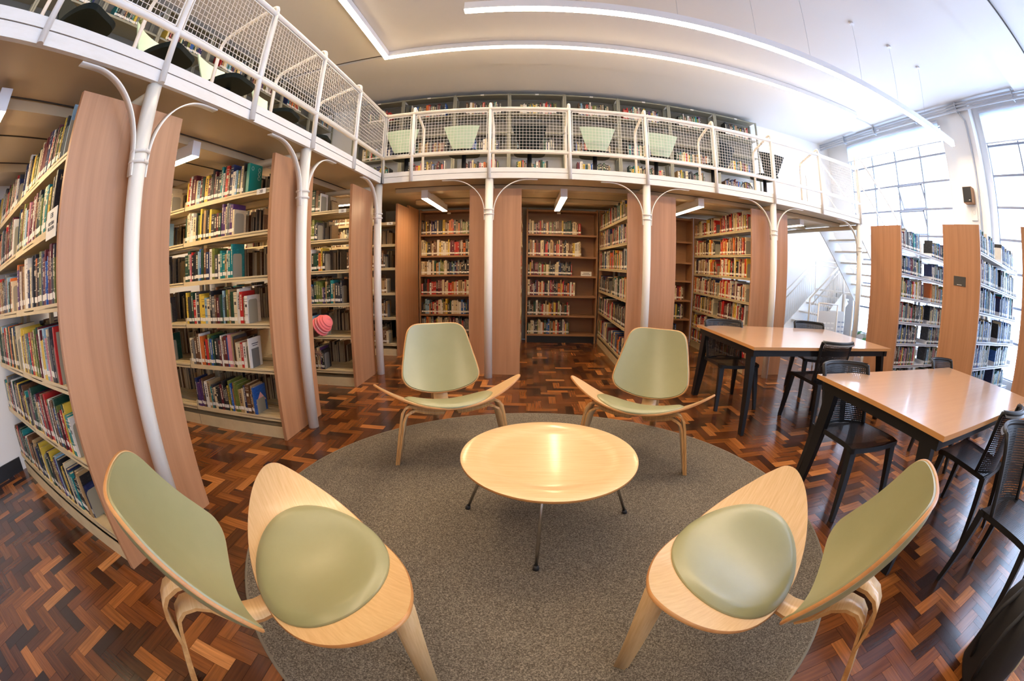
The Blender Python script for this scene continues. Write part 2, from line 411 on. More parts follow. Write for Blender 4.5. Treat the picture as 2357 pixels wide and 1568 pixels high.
column(X0-CI, LY[6], (0, 1, 0), 'white iron column left of the camera by the near wall', (-1, 0, 0))
column(BX[2-1]+0*SB, Y0+CI, (1, 0, 0), '', (0, 1, 0)) if False else None
for i, lab in ((0, 'white iron column standing behind the left back lounge chair'), (2, 'white iron column standing behind the right back lounge chair'),
               (4, 'white iron column beyond the far study table'), (6, 'white iron column at the right end of the gallery beside the stairs')):
    column(xD+SB*(i+0)+ (SB if False else 0)+ (SB*1.0 if False else 0)+SB*1 - SB*0 if False else BX[1]+SB*(i+1), Y0+CI, (1, 0, 0), lab, (0, 1, 0), (1, -1) if i < 6 else (-1,))
def railing(name_lab, pts_posts, inward, skip_corner=False):
    """pts_posts: list of (x,y) along the railing"""
    t = thing('gallery_railing', name_lab, 'railing')
    iv = Vector(inward)
    P = [Vector((p[0], p[1], 0)) for p in pts_posts]
    for i, p in enumerate(P):
        b = MB(); b.tube([p+Vector((0, 0, ZG-.005)), p+Vector((0, 0, ZTOP+.02))], .021, 'white', 14); post = b.build('post', t)
        if i not in skip_corner:
            b = MB(); r = .035
            path = [p+Vector((0, 0, ZTOP-.01))] + arc(p+iv*r+Vector((0, 0, ZTOP+.045)), r, PI, 1.25, 10, iv, (0, 0, 1)) + [p+iv*.42+Vector((0, 0, 3.115)), p+iv*.475+Vector((0, 0, 3.09)), p+iv*.50+Vector((0, 0, 3.04)), p+iv*.505+Vector((0, 0, 2.98)), p+iv*.505+Vector((0, 0, ZD-.01))]
            b.tube(path, .017, 'white', 10); b.build('hoop_brace', t)
    a, z = P[0], P[-1]
    b = MB(); b.tube([a+Vector((0, 0, ZTOP)), z+Vector((0, 0, ZTOP))], .022, 'white', 14); b.build('top_rail', t)
    b = MB(); b.tube([a+Vector((0, 0, ZMID)), z+Vector((0, 0, ZMID))], .020, 'white', 14); b.build('middle_rail', t)
    for i in range(len(P)-1):
        p, q = P[i], P[i+1]; d = (q-p).normalized(); L_ = (q-p).length
        if L_ < .2: continue
        b = MB(); s0, s1 = .034, L_-.034; z0, z1 = ZMID+.028, ZTOP-.030
        n = max(2, round((s1-s0)/.0375)); st = (s1-s0)/n; nz = round((z1-z0)/.0375); sz = (z1-z0)/nz; k = .0026
        for j in range(n+1):
            c = p+d*(s0+st*j); b.bar(c+Vector((0, 0, z0)), c+Vector((0, 0, z1)), k, k, 'white', up=d) if 0 < j < n else b.bar(c+Vector((0, 0, z0)), c+Vector((0, 0, z1)), .008, .008, 'white', up=d)
        for j in range(nz+1):
            kk = k if 0 < j < nz else .008
            b.bar(p+d*s0+Vector((0, 0, z0+sz*j)), p+d*s1+Vector((0, 0, z0+sz*j)), kk, kk, 'white')
        b.build('mesh_panel', t)
    return t
railing('white tube railing with wire mesh along the back gallery edge', [(x, Y0-.012) for x in [X0+.012] + [BX[1]+SB*k for k in range(0, 8)]], (0, 1, 0), (0, 8))
railing('white tube railing with wire mesh along the left gallery edge', [(X0+.012, y) for y in [Y0-.012]+LY[1:]], (-1, 0, 0), (0,))

# ---------------------------------------------------------------- books
BOOKS = []      # (matrix, x, y_front, z, thick, height, depth, colour, lean, info)
ENDS = []
POOLS = {
    'mix': ['black']*8+['dark green']*4+['maroon']+['navy blue']*2+['maroon']*2+['red']*2+['cream']*5+['white']*4+['yellow']*2+['orange']+['blue']+['teal']+['brown']*3+['grey']*2+['olive green']*2+['tan']*2+['light blue']+['purple']+['charcoal']*3+['pink'],
    'warm': ['cream']*6+['tan']*3+['red']*4+['maroon']*3+['orange']*2+['yellow']*2+['white']*3+['black']*3+['brown']*2+['navy blue'],
    'cool': ['navy blue']*6+['black']*4+['dark green']*3+['blue']*3+['teal']*2+['grey']*3+['maroon']*2+['white']*3+['light blue']*3+['cream']*2+['charcoal']*3,
    'back': ['brown']*3+['tan']*2+['cream']*2+['grey']*2+['charcoal']*2+['black']}
def row(mx, x0, x1, yf, z, dirn, pool, info, hmax=.29, depth=(.15, .2), face=-1, end=True, r=rnd, lab=True, lean=True):
    """books from x0 towards x1 (dirn is the sign), spines at yf facing local face*Y"""
    x = x0; k = 0; tot = abs(x1-x0); L_ = 0; lasth = .24
    hb = r.uniform(.20, .235)
    while True:
        t = r.choice([.012, .015, .018, .02, .022, .025, .03, .034, .04])
        if L_+t > tot: break
        h = min(hmax-.02, hb+r.uniform(-.035, .045)); d = r.uniform(*depth)
        col = r.choice(POOLS[pool]); 
        if r.random() < .12 and k: col = prev
        prev = col; cx = x+dirn*t/2
        BOOKS.append((mx, cx, yf+r.uniform(0, .012)*(-face), z, t, h, d, col, face, dict(info, n=k+1, lab=lab)))
        x += dirn*(t+.0008); L_ += t+.0008; k += 1; lasth = h
    if end: ENDS.append((mx, x+dirn*.003, yf, z, dirn, face, info, min(.19, lasth-.03), r.random() < .25))
    return x
LV = [1.922, 1.606, 1.27, .912, .56, .178]
SHELFN = ['top', 'second', 'third', 'fourth', 'fifth', 'bottom', 'lowest']
RACKS = {}
def rack(key, label, loc, rz, L_, D, nb, lv, mpanel='panel', enamel='cream', far_panel=False, panel=True, top=2.19):
    """Double-sided steel bookcase. Local X runs away from the wooden end panel, Y across the case."""
    t = thing('bookcase', label, 'bookcase', loc, rz)
    mx = Matrix.Translation(loc) @ Matrix.Rotation(rz, 4, 'Z')
    if panel:
        b = MB(); b.box((-.028, -.012, 0), (0, D+.012, top), mpanel); b.build('end_panel', t)
    bw = L_/nb
    for i in range(nb+1):
        b = MB(); x = i*bw
        x = min(max(x, .022), L_-.022)
        for yy in (D/2-.04, D/2+.04): b.box((x-.02, yy-.015, 0), (x+.02, yy+.015, top-.05), enamel)
        b.build('upright', t)
    b = MB()
    for i in range(nb):
        xa, xb = i*bw+.004, (i+1)*bw-.004
        for y in (.015, D-.03): b.box((xa, y, 0), (xb, y+.015, .10), enamel)
        b.box((xa, .02, .085), (xb, D-.02, .10), enamel)
    b.build('plinth', t)
    dd = D/2-.03
    for side in (0, 1):
        for j, z in enumerate(lv):
            for i in range(nb):
                xa, xb = i*bw+.006, (i+1)*bw-.006; b = MB()
                ya, yb = (.004, .004+dd) if side == 0 else (D-.004-dd, D-.004)
                yl = (ya, ya+.004) if side == 0 else (yb-.004, yb)
                b.box((xa, yl[0], z-.032), (xb, yl[1], z+.004), enamel)                  # front lip
                nn = 4; w = (yb-ya)/nn
                for q in range(nn): b.box((xa, ya+w*q+.006, z-.006), (xb, ya+w*(q+1)-.006, z), enamel)   # ribbed tray
                b.box((xa, ya, z-.016), (xb, yb, z-.010), enamel)
                for xx in (xa, xb-.003): b.box((xx, ya+.01 if side == 0 else ya, z-.03), (xx+.003, yb if side == 0 else yb-.01, z+.05), enamel)
                b.build('shelf', t)
    RACKS[key] = (t, mx, bw, D, nb, lv)
    return t
L_L = 2.08
def opp(key, info, pool, r, side=1, depth=(.15, .2), fill=(.6, .9)):
    t, mx, bw, D, nb, lv = RACKS[key]
    for j, z in enumerate(lv):
        for i in range(nb):
            xa, xb = i*bw+.012, (i+1)*bw-.012
            yf = .012 if side == 0 else D-.012
            row(mx, xb, xb-(xb-xa)*r.uniform(*fill), yf, z, -1, pool, dict(info, shelf=j, bay=i), face=-1 if side == 0 else 1, r=r, lab=False, end=r.random() < .6)
for key, y0, lab, lname in (('L1', .735, 'cream steel double-sided bookcase with wooden end panel nearest on the left', 'nearest left bookcase'),
                     ('L2', 2.53, 'cream steel double-sided bookcase behind the second white column on the left', 'second left bookcase'),
                     ('L3', 4.02, 'cream steel double-sided bookcase beside the column at the gallery corner', 'third left bookcase'),
                     ('L4', 5.60, 'cream steel double-sided bookcase in the far left corner under the gallery', 'far left bookcase')):
    D = .74 if key == 'L1' else .60
    rack(key, lab, (-1.865, y0+D, 0), PI, L_L, D, 2, LV)
# books on racks whose local X points to world -X: local Y=D side faces world -Y (towards the camera)
def fill_left(key, lname, fills, pool, seed):
    t, mx, bw, D, nb, lv = RACKS[key]; r = random.Random(seed)
    for j, z in enumerate(lv):
        for i in range(nb):
            f = fills[j][i]
            if f <= 0: continue
            xa, xb = i*bw+.012, (i+1)*bw-.012
            row(mx, xb, xb-(xb-xa)*f, D-.012, z, -1, pool, dict(case=lname, shelf=j, bay=i), face=1, r=r)
    opp(key, dict(case=lname), 'back', r, 0)
fill_left('L1', 'nearest left bookcase', [(.82, .9), (.87, .9), (1.0, .88), (.80, .9), (.86, .95), (.72, .98)], 'mix', 21)
fill_left('L2', 'second left bookcase', [(.74, .8), (.66, .62), (.62, .64), (.78, .66), (.72, .7), (.74, 0)], 'mix', 22)
fill_left('L3', 'third left bookcase', [(.66, .8), (.62, .6), (.72, .7), (.92, .7), (.68, .7), (.66, .6)], 'mix', 23)
fill_left('L4', 'far left bookcase', [(.68, .8), (.5, .6), (.85, .7), (.9, .7), (.9, .7), (.9, .6)], 'back', 24)
for key, x0, w, lab in (('B1', -.675, .575, 'cream steel bookcase running back behind the column by the left back chair'),
                   ('B2', 1.165, .590, 'cream steel bookcase running back behind the column by the right back chair'),
                   ('B3', 2.885, .600, 'cream steel bookcase running back beyond the far study table')):
    rack(key, lab, (x0+w, 4.775, 0), PI/2, 2.03, w, 2, [1.922, 1.585, 1.275, .955, .65, .36, .12] if key == 'B3' else LV)
# local +X -> world +Y, local +Y -> world -X : local Y=0 side faces world +X, Y=D side faces world -X
def fill_back(key, side, pool, seed, fills=(.78, .92)):
    t, mx, bw, D, nb, lv = RACKS[key]; r = random.Random(seed)
    for j, z in enumerate(lv):
        for i in range(nb):
            xa, xb = i*bw+.012, (i+1)*bw-.012
            row(mx, xb, xb-(xb-xa)*r.uniform(*fills), .012 if side == 0 else D-.012, z, -1, pool, dict(case=key, shelf=j, bay=i), face=-1 if side == 0 else 1, r=r, lab=False)
for k, s, p, q in (('B1', 0, 'warm', 31), ('B2', 1, 'mix', 32), ('B3', 1, 'warm', 33), ('B1', 1, 'mix', 34), ('B2', 0, 'mix', 35), ('B3', 0, 'cool', 36)): fill_back(k, s, p, q, (.8, .97))
LR = [1.915, 1.587, 1.285, .97, .69, .40, .10]
for key, y0, lab, lb in (('R1', 3.48, 'grey steel bookcase with oak end panel beyond the far end of the study tables', 'left one of the window-side bookcases'),
                     ('R2', 2.07, 'grey steel bookcase with small black plate on its oak end panel', 'window-side bookcase with black plate'),
                     ('R3', .78, 'grey steel bookcase with oak end panel at the right edge of the photo', 'window-side bookcase at the right edge')):
    rack(key, lab, (4.705, y0, 0), 0, 1.9, .60, 2, LR, enamel='alu')
    t, mx, bw, D, nb, lv = RACKS[key]; r = random.Random(40+ord(key[1]))
    for j, z in enumerate(lv):
        for i in range(nb):
            xa, xb = i*bw+.012, (i+1)*bw-.012
            row(mx, xa, xa+(xb-xa)*r.uniform(.62, .86), .012, z, 1, 'cool' if key != 'R1' or j < 2 else 'mix', dict(case=lb, shelf=j, bay=i), face=-1, r=r, lab=False)
            if r.random() < .5 and j < 5: row(mx, xb, xb-(xb-xa)*r.uniform(.3, .7), D-.012, z, -1, 'cool', dict(case=lb), face=1, r=r, lab=False, end=False)
# oak wall bookcases under the back gallery
WLV = [1.822, 1.458, 1.135, .797, .466, .148]
for (xa, xb, lab, fills) in ((-1.85, -.70, 'oak wall bookcase in the left aisle under the back gallery', (.84, .84, .97, .96, .97, .84)),
                        (-.04, 1.15, 'oak wall bookcase at the end of the middle aisle', (.78, .80, .65, .73, .63, .63)),
                        (1.78, 2.88, 'oak wall bookcase with empty upper shelves at the end of the right aisle', (0, 0, .12, .9, .9, .8))):
    t = thing('wall_bookcase', lab, 'bookcase', (xa, 6.84, 0)); w = xb-xa; d = .29
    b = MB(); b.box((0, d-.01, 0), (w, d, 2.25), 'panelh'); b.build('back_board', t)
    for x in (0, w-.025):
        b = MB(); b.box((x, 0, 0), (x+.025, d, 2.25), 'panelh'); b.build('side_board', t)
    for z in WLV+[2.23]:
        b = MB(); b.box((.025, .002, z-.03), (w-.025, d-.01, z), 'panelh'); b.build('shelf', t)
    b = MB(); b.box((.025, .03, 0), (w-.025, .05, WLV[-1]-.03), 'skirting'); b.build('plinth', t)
    b = MB(); b.box((w*.42, -.003, 2.16), (w*.42+.06, 0, 2.19), 'label'); b.build('shelf_tag', t)
    mx = Matrix.Translation((xa, 6.84, 0)); r = random.Random(int(xa*100)+900)
    for j, z in enumerate(WLV):
        if fills[j] > 0: row(mx, .03, .03+(w-.06)*fills[j], .03, z, 1, ['mix', 'warm', 'mix', 'warm', 'mix', 'mix'][j], dict(case='wall', shelf=j), face=-1, r=r, lab=False, end=False)
# return panels closing the inner ends
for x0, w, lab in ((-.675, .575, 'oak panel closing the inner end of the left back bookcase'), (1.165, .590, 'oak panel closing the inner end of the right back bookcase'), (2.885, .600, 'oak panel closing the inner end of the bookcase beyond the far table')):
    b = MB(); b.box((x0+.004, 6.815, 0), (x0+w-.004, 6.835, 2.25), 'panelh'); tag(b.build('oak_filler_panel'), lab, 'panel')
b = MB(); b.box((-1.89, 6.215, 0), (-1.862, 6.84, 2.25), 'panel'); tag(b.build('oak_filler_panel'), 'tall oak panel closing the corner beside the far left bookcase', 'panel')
# steel shelving up on the gallery
GLV = [2.44, 2.86, 3.24, 3.62, 3.985]
def gal_shelf(loc, rz, n, bw, label, seed, pool='mix'):
    t = thing('gallery_shelving', label, 'shelving', loc, rz); D = .29
    for i in range(n+1):
        for dx in ((-.016, .016) if 0 < i < n else (0,)):
            b = MB()
            for y in (0, D-.03): b.box((i*bw+dx-.014, y, ZD), (i*bw+dx+.014, y+.03, 4.385), 'grey_steel')
            b.build('upright', t)
    for i in range(n):
        for z in GLV+[4.38]:
            b = MB(); b.box((i*bw+.02, 0, z-.028), (i*bw+bw-.02, .004, z), 'grey_steel'); b.box((i*bw+.02, 0, z-.004), (i*bw+bw-.02, D, z), 'grey_steel'); b.build('shelf', t)
        b = MB(); b.box((i*bw+bw/2-.03, -.003, 4.352), (i*bw+bw/2+.03, 0, 4.378), 'label'); b.build('shelf_tag', t)
    for i in range(n):
        b = MB(); b.box((i*bw+.02, D-.004, ZD+.02 if rz else 3.25), (i*bw+bw-.02, D, 4.37), 'shadeback'); b.build('shade_back_sheet', t)  # dark sheet added behind the shelves, its tone standing in for shade
    mx = Matrix.Translation(loc) @ Matrix.Rotation(rz, 4, 'Z'); r = random.Random(seed)
    for j, z in enumerate(GLV):
        for i in range(n):
            xa, xb = i*bw+.04, (i+1)*bw-.04
            if j == 3: continue
            a = xa+(xb-xa)*r.uniform(.02, .3)
            row(mx, a, a+(xb-a)*r.uniform(.65, .98), .02, z, 1, pool, dict(case='gallery'), face=-1, r=r, lab=False, end=False, hmax=.30)
gal_shelf((-3.2, 6.84, 0), 0, 8, .951, 'grey steel shelving full of books along the back wall of the gallery', 61)
gal_shelf((-3.74, -.6, 0), PI/2, 8, .951, 'grey steel shelving full of books along the left wall of the gallery', 62)

# ---- make the books: the largest ones in view one by one, everything else as one mass
def cam_dir():
    m = S.camera.matrix_world; return m
CM = S.camera.matrix_world
def project(P):
    d = CM.inverted() @ Vector(P); n = d.length; th = math.acos(max(-1, min(1, -d.z/n))); r = 952.42*2*math.sin(th/2); h = math.hypot(d.x, d.y)+1e-9
    return 1178.5+r*d.x/h, 784-r*d.y/h, n
bpy.context.view_layer.update()
dg = bpy.context.evaluated_depsgraph_get()
cands = []
eye = Vector((0, 0, CAMH))
for i, (mx, cx, yf, z, t, h, d, col, face, info) in enumerate(BOOKS):
    if not info.get('lab'): continue
    if info['case'] not in ('nearest left bookcase', 'second left bookcase', 'third left bookcase'): continue
    P = mx @ Vector((cx, yf+face*.004, z+h*.6)); px = project(P)
    if not (0 < px[0] < 2357 and 0 < px[1] < 1568): continue
    dv = P-eye; hit, loc, *_ = S.ray_cast(dg, eye+dv.normalized()*.1, dv.normalized(), distance=dv.length-.16)
    if hit: continue
    a = project(mx @ Vector((cx-t/2, yf, z+h/2))); b2 = project(mx @ Vector((cx+t/2, yf, z+h/2))); c1 = project(mx @ Vector((cx, yf, z))); c2 = project(mx @ Vector((cx, yf, z+h)))
    area = math.hypot(a[0]-b2[0], a[1]-b2[1])*math.hypot(c1[0]-c2[0], c1[1]-c2[1])
    cands.append((-area, i))
cands.sort(); INDIV = {i for _, i in cands[:300]}
def book_geo(B, mx, cx, yf, z, t, h, d, col, face, r, parts=None):
    """cover into B; pages and label into parts if given, else into B as well"""
    s = -face                                            # depth direction
    def bx(b, x0, y0, z0, x1, y1, z1, m):
        b.box((x0, min(y0, y1), z0), (x1, max(y0, y1), z1), m, mx)
    cov = 'bk_'+col; q = min(.0022, t*.14)
    P, Lb = parts if parts else (B, B)
    x0, x1 = cx-t/2, cx+t/2
    bx(B, x0, yf, z, x0+q, yf+s*d, z+h, cov); bx(B, x1-q, yf, z, x1, yf+s*d, z+h, cov); bx(B, x0+q, yf, z, x1-q, yf+s*q, z+h, cov)
    bx(P, x0+q, yf+s*q, z+.002, x1-q, yf+s*(d-.004), z+h-.004, 'pages')
    lz = z+.022+r.uniform(0, .006)
    bx(Lb, x0+.0012, yf-s*.0006, lz, x1-.0012, yf+s*q*.5, lz+.028, 'label')
    dark = sum(PAL[col]) > .6; tm = 'bt_d' if dark else 'bt_l'
    k = r.random(); e = yf-s*.0004
    if t > .014:
        if k < .5:                                       # title running up the spine as small marks
            zz = z+h*.42; w = t*.16
            while zz < z+h*.86:
                l = r.uniform(.006, .022); bx(B, cx-w, e, zz, cx+w, yf+s*q*.4, zz+l, tm); zz += l+r.uniform(.002, .005)
        elif k < .75:
            for zz in (z+h*.88, z+h*.80, z+h*.32): bx(B, x0+.001, e, zz, x1-.001, yf+s*q*.4, zz+.003, tm)
            bx(B, cx-t*.28, e, z+h*.6, cx+t*.28, yf+s*q*.4, z+h*.7, tm)
ORD = ['first', 'second', 'third', 'fourth', 'fifth', 'sixth', 'seventh', 'eighth', 'ninth', 'tenth', 'eleventh', 'twelfth', 'thirteenth', 'fourteenth', 'fifteenth', 'sixteenth', 'seventeenth', 'eighteenth', 'nineteenth', 'twentieth'] + ['twenty-'+x for x in ('first', 'second', 'third', 'fourth', 'fifth', 'sixth', 'seventh', 'eighth', 'ninth')] + ['thirtieth'] + ['thirty-'+x for x in ('first', 'second', 'third', 'fourth', 'fifth', 'sixth', 'seventh', 'eighth', 'ninth')] + ['fortieth'] + ['forty-'+x for x in ('first', 'second', 'third', 'fourth', 'fifth', 'sixth', 'seventh', 'eighth', 'ninth')]
mass = MB(); rb = random.Random(77)
rowmax = {}
for (mx, cx, yf, z, t, h, d, col, face, info) in BOOKS:
    if info.get('lab'):
        k = (info['case'], info['shelf'], info['bay']); rowmax[k] = max(rowmax.get(k, 0), info['n'])
for i, (mx, cx, yf, z, t, h, d, col, face, info) in enumerate(BOOKS):
    if i in INDIV:
        bk, pg, lb = MB(), MB(), MB()
        loc = mx @ Vector((cx, yf, z)); R = mx.to_3x3().to_4x4()
        book_geo(bk, R, 0, 0, 0, t, h, d, col, face, rb, (pg, lb))
        o = bk.build('book', None, loc)
        size = 'thick' if t > .03 else 'slim' if t < .0155 else ''
        n = rowmax[(info['case'], info['shelf'], info['bay'])]-info['n']
        bayn = 'right half' if info['bay'] == 0 else 'left half'
        lab = ' '.join(x for x in (size, col, 'book,', ORD[n], 'from the right,', SHELFN[info['shelf']], 'shelf,', bayn, 'of', info['case']) if x)
        tag(o, lab, 'book', 'books on the %s shelf of the %s' % (SHELFN[info['shelf']], info['case']))
        pg.build('page_block', o); lb.build('spine_label', o)
    else: book_geo(mass, mx, cx, yf, z, t, h, d, col, face, rb)
o = mass.build('shelved_books'); o['kind'] = 'stuff'; tag(o, 'rows of further books with white spine labels on the farther shelves', 'books')
# bookends: a bent plate at the open end of a row
seen_end = 0
for (mx, x, yf, z, dirn, face, info, h, dark) in ENDS:
    P = mx @ Vector((x, yf, z+.1)); px = project(P)
    b = MB(); s = -face; m = 'bookendd' if dark else 'bookend'; w = .12
    loc = mx @ Vector((x, yf, z)); R = mx.to_3x3().to_4x4()
    pts = [(0, .008), (w, .008)]
    vv = []
    prof = [(.012, 0), (.132, 0), (.132, h-.02), (.126, h-.006), (.112, h), (.032, h), (.018, h-.006), (.012, h-.02)]
    for dx in (0, .0025):
        for (y, zz) in prof: vv.append((dx, s*y, zz))
    n = len(prof); fs = [tuple(range(n)), tuple(range(2*n-1, n-1, -1))]+[(k, (k+1) % n, n+(k+1) % n, n+k) for k in range(n)]
    b.add(vv, fs, m, False, R); b.box((min(0, -dirn*.06), min(s*.012, s*.132), -.0026), (max(0, -dirn*.06), max(s*.012, s*.132), -.0002), m, R)
    if 'shelf' not in info or not (-50 < px[0] < 2400 and -50 < px[1] < 1600) or info['case'] in ('wall', 'gallery'): continue
    cn = {'B1': 'bookcase behind the left back chair', 'B2': 'bookcase behind the right back chair', 'B3': 'bookcase beyond the far table'}.get(info['case'], info['case'])
    side = 'near' if (face == 1 and info['case'] in ('nearest left bookcase', 'second left bookcase', 'third left bookcase', 'far left bookcase')) or (face == -1 and 'window' in cn) else 'left' if (face == 1) else 'far' if 'left' in cn or 'window' in cn else 'right'
    if side == 'far' : continue
    if info['case'] in ('B1', 'B2', 'B3') and ((info['case'] == 'B1') == (face == 1)): continue
    tag(b.build('bookend', None, loc), '%s metal bookend, %s side, %s shelf, %s bay, %s' % ('grey' if dark else 'putty', side, SHELFN[info['shelf']], 'end' if info['bay'] == 0 else 'inner', cn), 'bookend', 'bookends on the '+cn)

# ---------------------------------------------------------------- shelf tags, notices, cover art
def text(txt, size, m, parent, loc, rot, name='lettering', align='CENTER', ext=.0004):
    cu = bpy.data.curves.new(name, 'FONT'); cu.body = txt; cu.size = size; cu.align_x = align; cu.align_y = 'CENTER'; cu.extrude = ext
    cu.materials.append(M[m]); o = bpy.data.objects.new(name, cu); C.objects.link(o); o.location = loc; o.rotation_euler = rot
    bpy.context.view_layer.update(); me = bpy.data.meshes.new_from_object(o); bpy.data.objects.remove(o)
    o = bpy.data.objects.new(name, me); C.objects.link(o); o.location = loc; o.rotation_euler = rot
    if parent: o.parent = parent
    return o
for y, s, lab in ((2.53, '3B', 'small white tag reading 3B on the top shelf lip of the second left bookcase'), (4.02, '5B', 'small white tag reading 5B on the top shelf lip of the third left bookcase'), (5.60, '7B', 'small white tag reading 7B on the top shelf lip of the far left bookcase')):
    t = thing('shelf_tag', lab, 'label', (-1.955, y-.004, 1.905)); b = MB(); b.box((-.045, 0, -.02), (.045, .003, .022), 'paper'); b.build('card', t)
    text(s, .034, 'ink', t, (0, -.001, 0), (PI/2, 0, 0))
t = thing('shelf_notice', 'white paper notice hanging from the second shelf of the nearest left bookcase', 'notice', (-1.985, .726, 1.62))
b = MB(); b.box((-.085, 0, -.065), (.085, .003, .065), 'paper'); b.build('card', t)
text('13B', .034, 'ink', t, (0, -.001, .036), (PI/2, 0, 0)); text('HISTÓRIA\nFILOSOFIA', .022, 'ink', t, (0, -.001, -.01), (PI/2, 0, 0))
t = thing('shelf_notice', 'small white card standing on the third shelf of the middle aisle wall bookcase', 'notice', (.96, 6.86, 1.135))
b = MB(); b.box((-.09, 0, 0), (.09, .004, .075), 'paper'); b.build('card', t); b = MB(); b.box((-.05, -.001, .045), (.05, 0, .052), 'ink'); b.box((-.07, -.001, .022), (.07, 0, .028), 'ink'); b.build('print', t)
b = MB(); b.box((4.672, 2.295, 1.518), (4.677, 2.495, 1.620), 'greyp'); b.box((4.671, 2.36, 1.527), (4.6725, 2.44, 1.532), 'paper'); tag(b.build('door_plate'), 'small black plate fixed to an oak bookcase end panel', 'plate')
def face_book(x, y, z, w, h, th, m, lab, art=None, rz=0):
    """a book closing a row: its front cover shows beside the bookend (lies in the plane x=const, facing +x)"""
    t = thing('cover_book', lab, 'book', (x, y, z), rz)
    b = MB(); b.box((-th, 0, 0), (-th+.002, w, h), m); b.box((-.002, 0, 0), (0, w, h), m); b.box((-th+.002, 0, 0), (-.002, .002, h), m); b.build('cover', t)
    b = MB(); b.box((-th+.002, .002, .002), (-.002, w-.004, h-.003), 'pages'); b.build('page_block', t)
    for nm, fn in (art or ()):
        b = MB(); fn(b, w, h); b.build(nm, t)
    return t
M['tealbk'] = mat('teal_cover', (.0, .23, .17), .35)
def ring_at(cy, cz): return lambda b, w, h: b.tube(arc((.001, cy, cz), .015, 0, 2*PI, 20, (0, 1, 0), (0, 0, 1)), .0012, 'label', 6, False)
rl = RACKS['L2'][2]
face_book(-2.105, 2.54, LV[0], .175, .24, .03, 'tealbk', 'teal book with pale ring pattern on the top shelf of the second left bookcase', [('printed_ring', ring_at(*q)) for q in ((.04, .20), (.135, .20), (.135, .165), (.135, .13))])
def swan(b, w, h): b.add([(.001, .05, .13), (.001, .11, .15), (.001, .10, .20), (.001, .06, .19)], [(0, 1, 2, 3)], 'label')
face_book(-2.12, 2.54, LV[4], .17, .235, .012, 'label', 'white book with grey bookend on the fifth shelf of the second left bookcase', [('title_line', lambda b, w, h: b.box((0, .04, .185), (.001, .13, .191), 'ink')), ('title_line', lambda b, w, h: b.box((0, .05, .17), (.001, .12, .175), 'ink')), ('bookend_plate', lambda b, w, h: b.box((0, .03, 0), (.0025, .13, .15), 'bookendd'))])
face_book(-2.13, 2.54, LV[5], .17, .225, .02, 'bk_blue', 'book with blue and pink cover on the bottom shelf of the second left bookcase', [('cover_print', lambda b, w, h: b.add([(.001, .01, .08), (.001, .09, .17), (.001, .16, .09)], [(0, 1, 2)], 'pinkl')), ('bookend_plate', lambda b, w, h: b.box((0, .02, 0), (.0025, .14, .12), 'bookend'))])
t = face_book(-2.02, .745, LV[1], .2, .27, .02, 'bk_black', 'black history book with ochre title on the second shelf of the nearest left bookcase')
text('HISTÓRIA\nDA', .036, 'gold', t, (.0012, .10, .215), (PI/2, 0, PI/2))
face_book(-2.02, .745, LV[3], .19, .26, .02, 'bk_red', 'red-edged book behind a bookend on the fourth shelf of the nearest left bookcase', [('bookend_plate', lambda b, w, h: b.box((0, .015, 0), (.003, .17, .235), 'bookend'))])
t = face_book(-2.18, .745, LV[5], .20, .26, .03, 'bk_tan', 'worn tan paperback closing the bottom row of the nearest left bookcase', [('cover_print', lambda b, w, h: b.box((0, .11, .16), (.001, .19, .22), 'ink'))])
face_book(-1.98, .745, LV[0], .2, .26, .01, 'bk_light blue', 'pale blue covered book closing the top row of the nearest left bookcase', [('bookend_plate', lambda b, w, h: b.box((0, .0, 0), (.003, .17, .18), 'bookend'))])

# ---------------------------------------------------------------- lamps
def strip_lamp(name_lab, segs, z, wires=()):
    """segs: list of ((x0,y0),(x1,y1)); z = underside"""
    t = thing('strip_light', name_lab, 'light'); w, h = .085, .085
    for (p, q) in segs:
        p, q = Vector((*p, z)), Vector((*q, z)); b = MB()
        b.bar(p+Vector((0, 0, h/2+.004)), q+Vector((0, 0, h/2+.004)), w, h, 'alu'); b.build('housing', t)
        b = MB(); b.bar(p+Vector((0, 0, .001)), q+Vector((0, 0, .001)), w-.012, .006, 'strip'); b.build('diffuser', t)
    for (x, y, x2, y2) in wires:
        b = MB(); b.tube([(x, y, z+h), (x2, y2, ZC-.01)], .0022, 'conduit', 6); b.build('suspension_wire', t)
        b = MB(); b.tube([(x2, y2, ZC-.03), (x2, y2, ZC)], .035, 'alu', 16); b.build('ceiling_cup', t)
zA = 3.62
strip_lamp('long white suspended strip light crossing the hall nearer the camera', [((-.56, 3.12), (6.07, 3.00))], zA, [(.5, 3.1, .48, 2.9), (1.35, 3.09, 1.33, 2.9), (2.2, 3.08, 2.15, 2.88), (2.9, 3.06, 2.85, 2.87), (3.75, 3.05, 3.68, 2.84), (4.5, 3.03, 4.42, 2.83), (5.2, 3.02, 5.13, 2.82)])
strip_lamp('white L-shaped strip light fixed under the ceiling above the gallery edge', [((-2.05, 5.12), (5.70, 5.03)), ((-2.01, 5.12), (-2.03, -2.0))], 4.375)
strip_lamp('unseen suspended strip light added above the near end of the hall', [((-.5, -2.2), (5.5, -2.2))], zA, [(.5, -2.2, .5, -2.2), (4.5, -2.2, 4.5, -2.2)])  # added lamp, out of view behind the camera, for light from above
def fixture(x, y, dx, dy, lab, z=2.150):
    t = thing('box_light', lab, 'light', (x, y, 0)); b = MB(); p, q = Vector((0, 0, z+.062)), Vector((dx, dy, z+.062)); b.bar(p, q, .085, .11, 'alu'); b.build('housing', t)
    b = MB(); b.bar(p-Vector((0, 0, .058)), q-Vector((0, 0, .058)), .075, .006, 'fix'); b.build('diffuser', t)
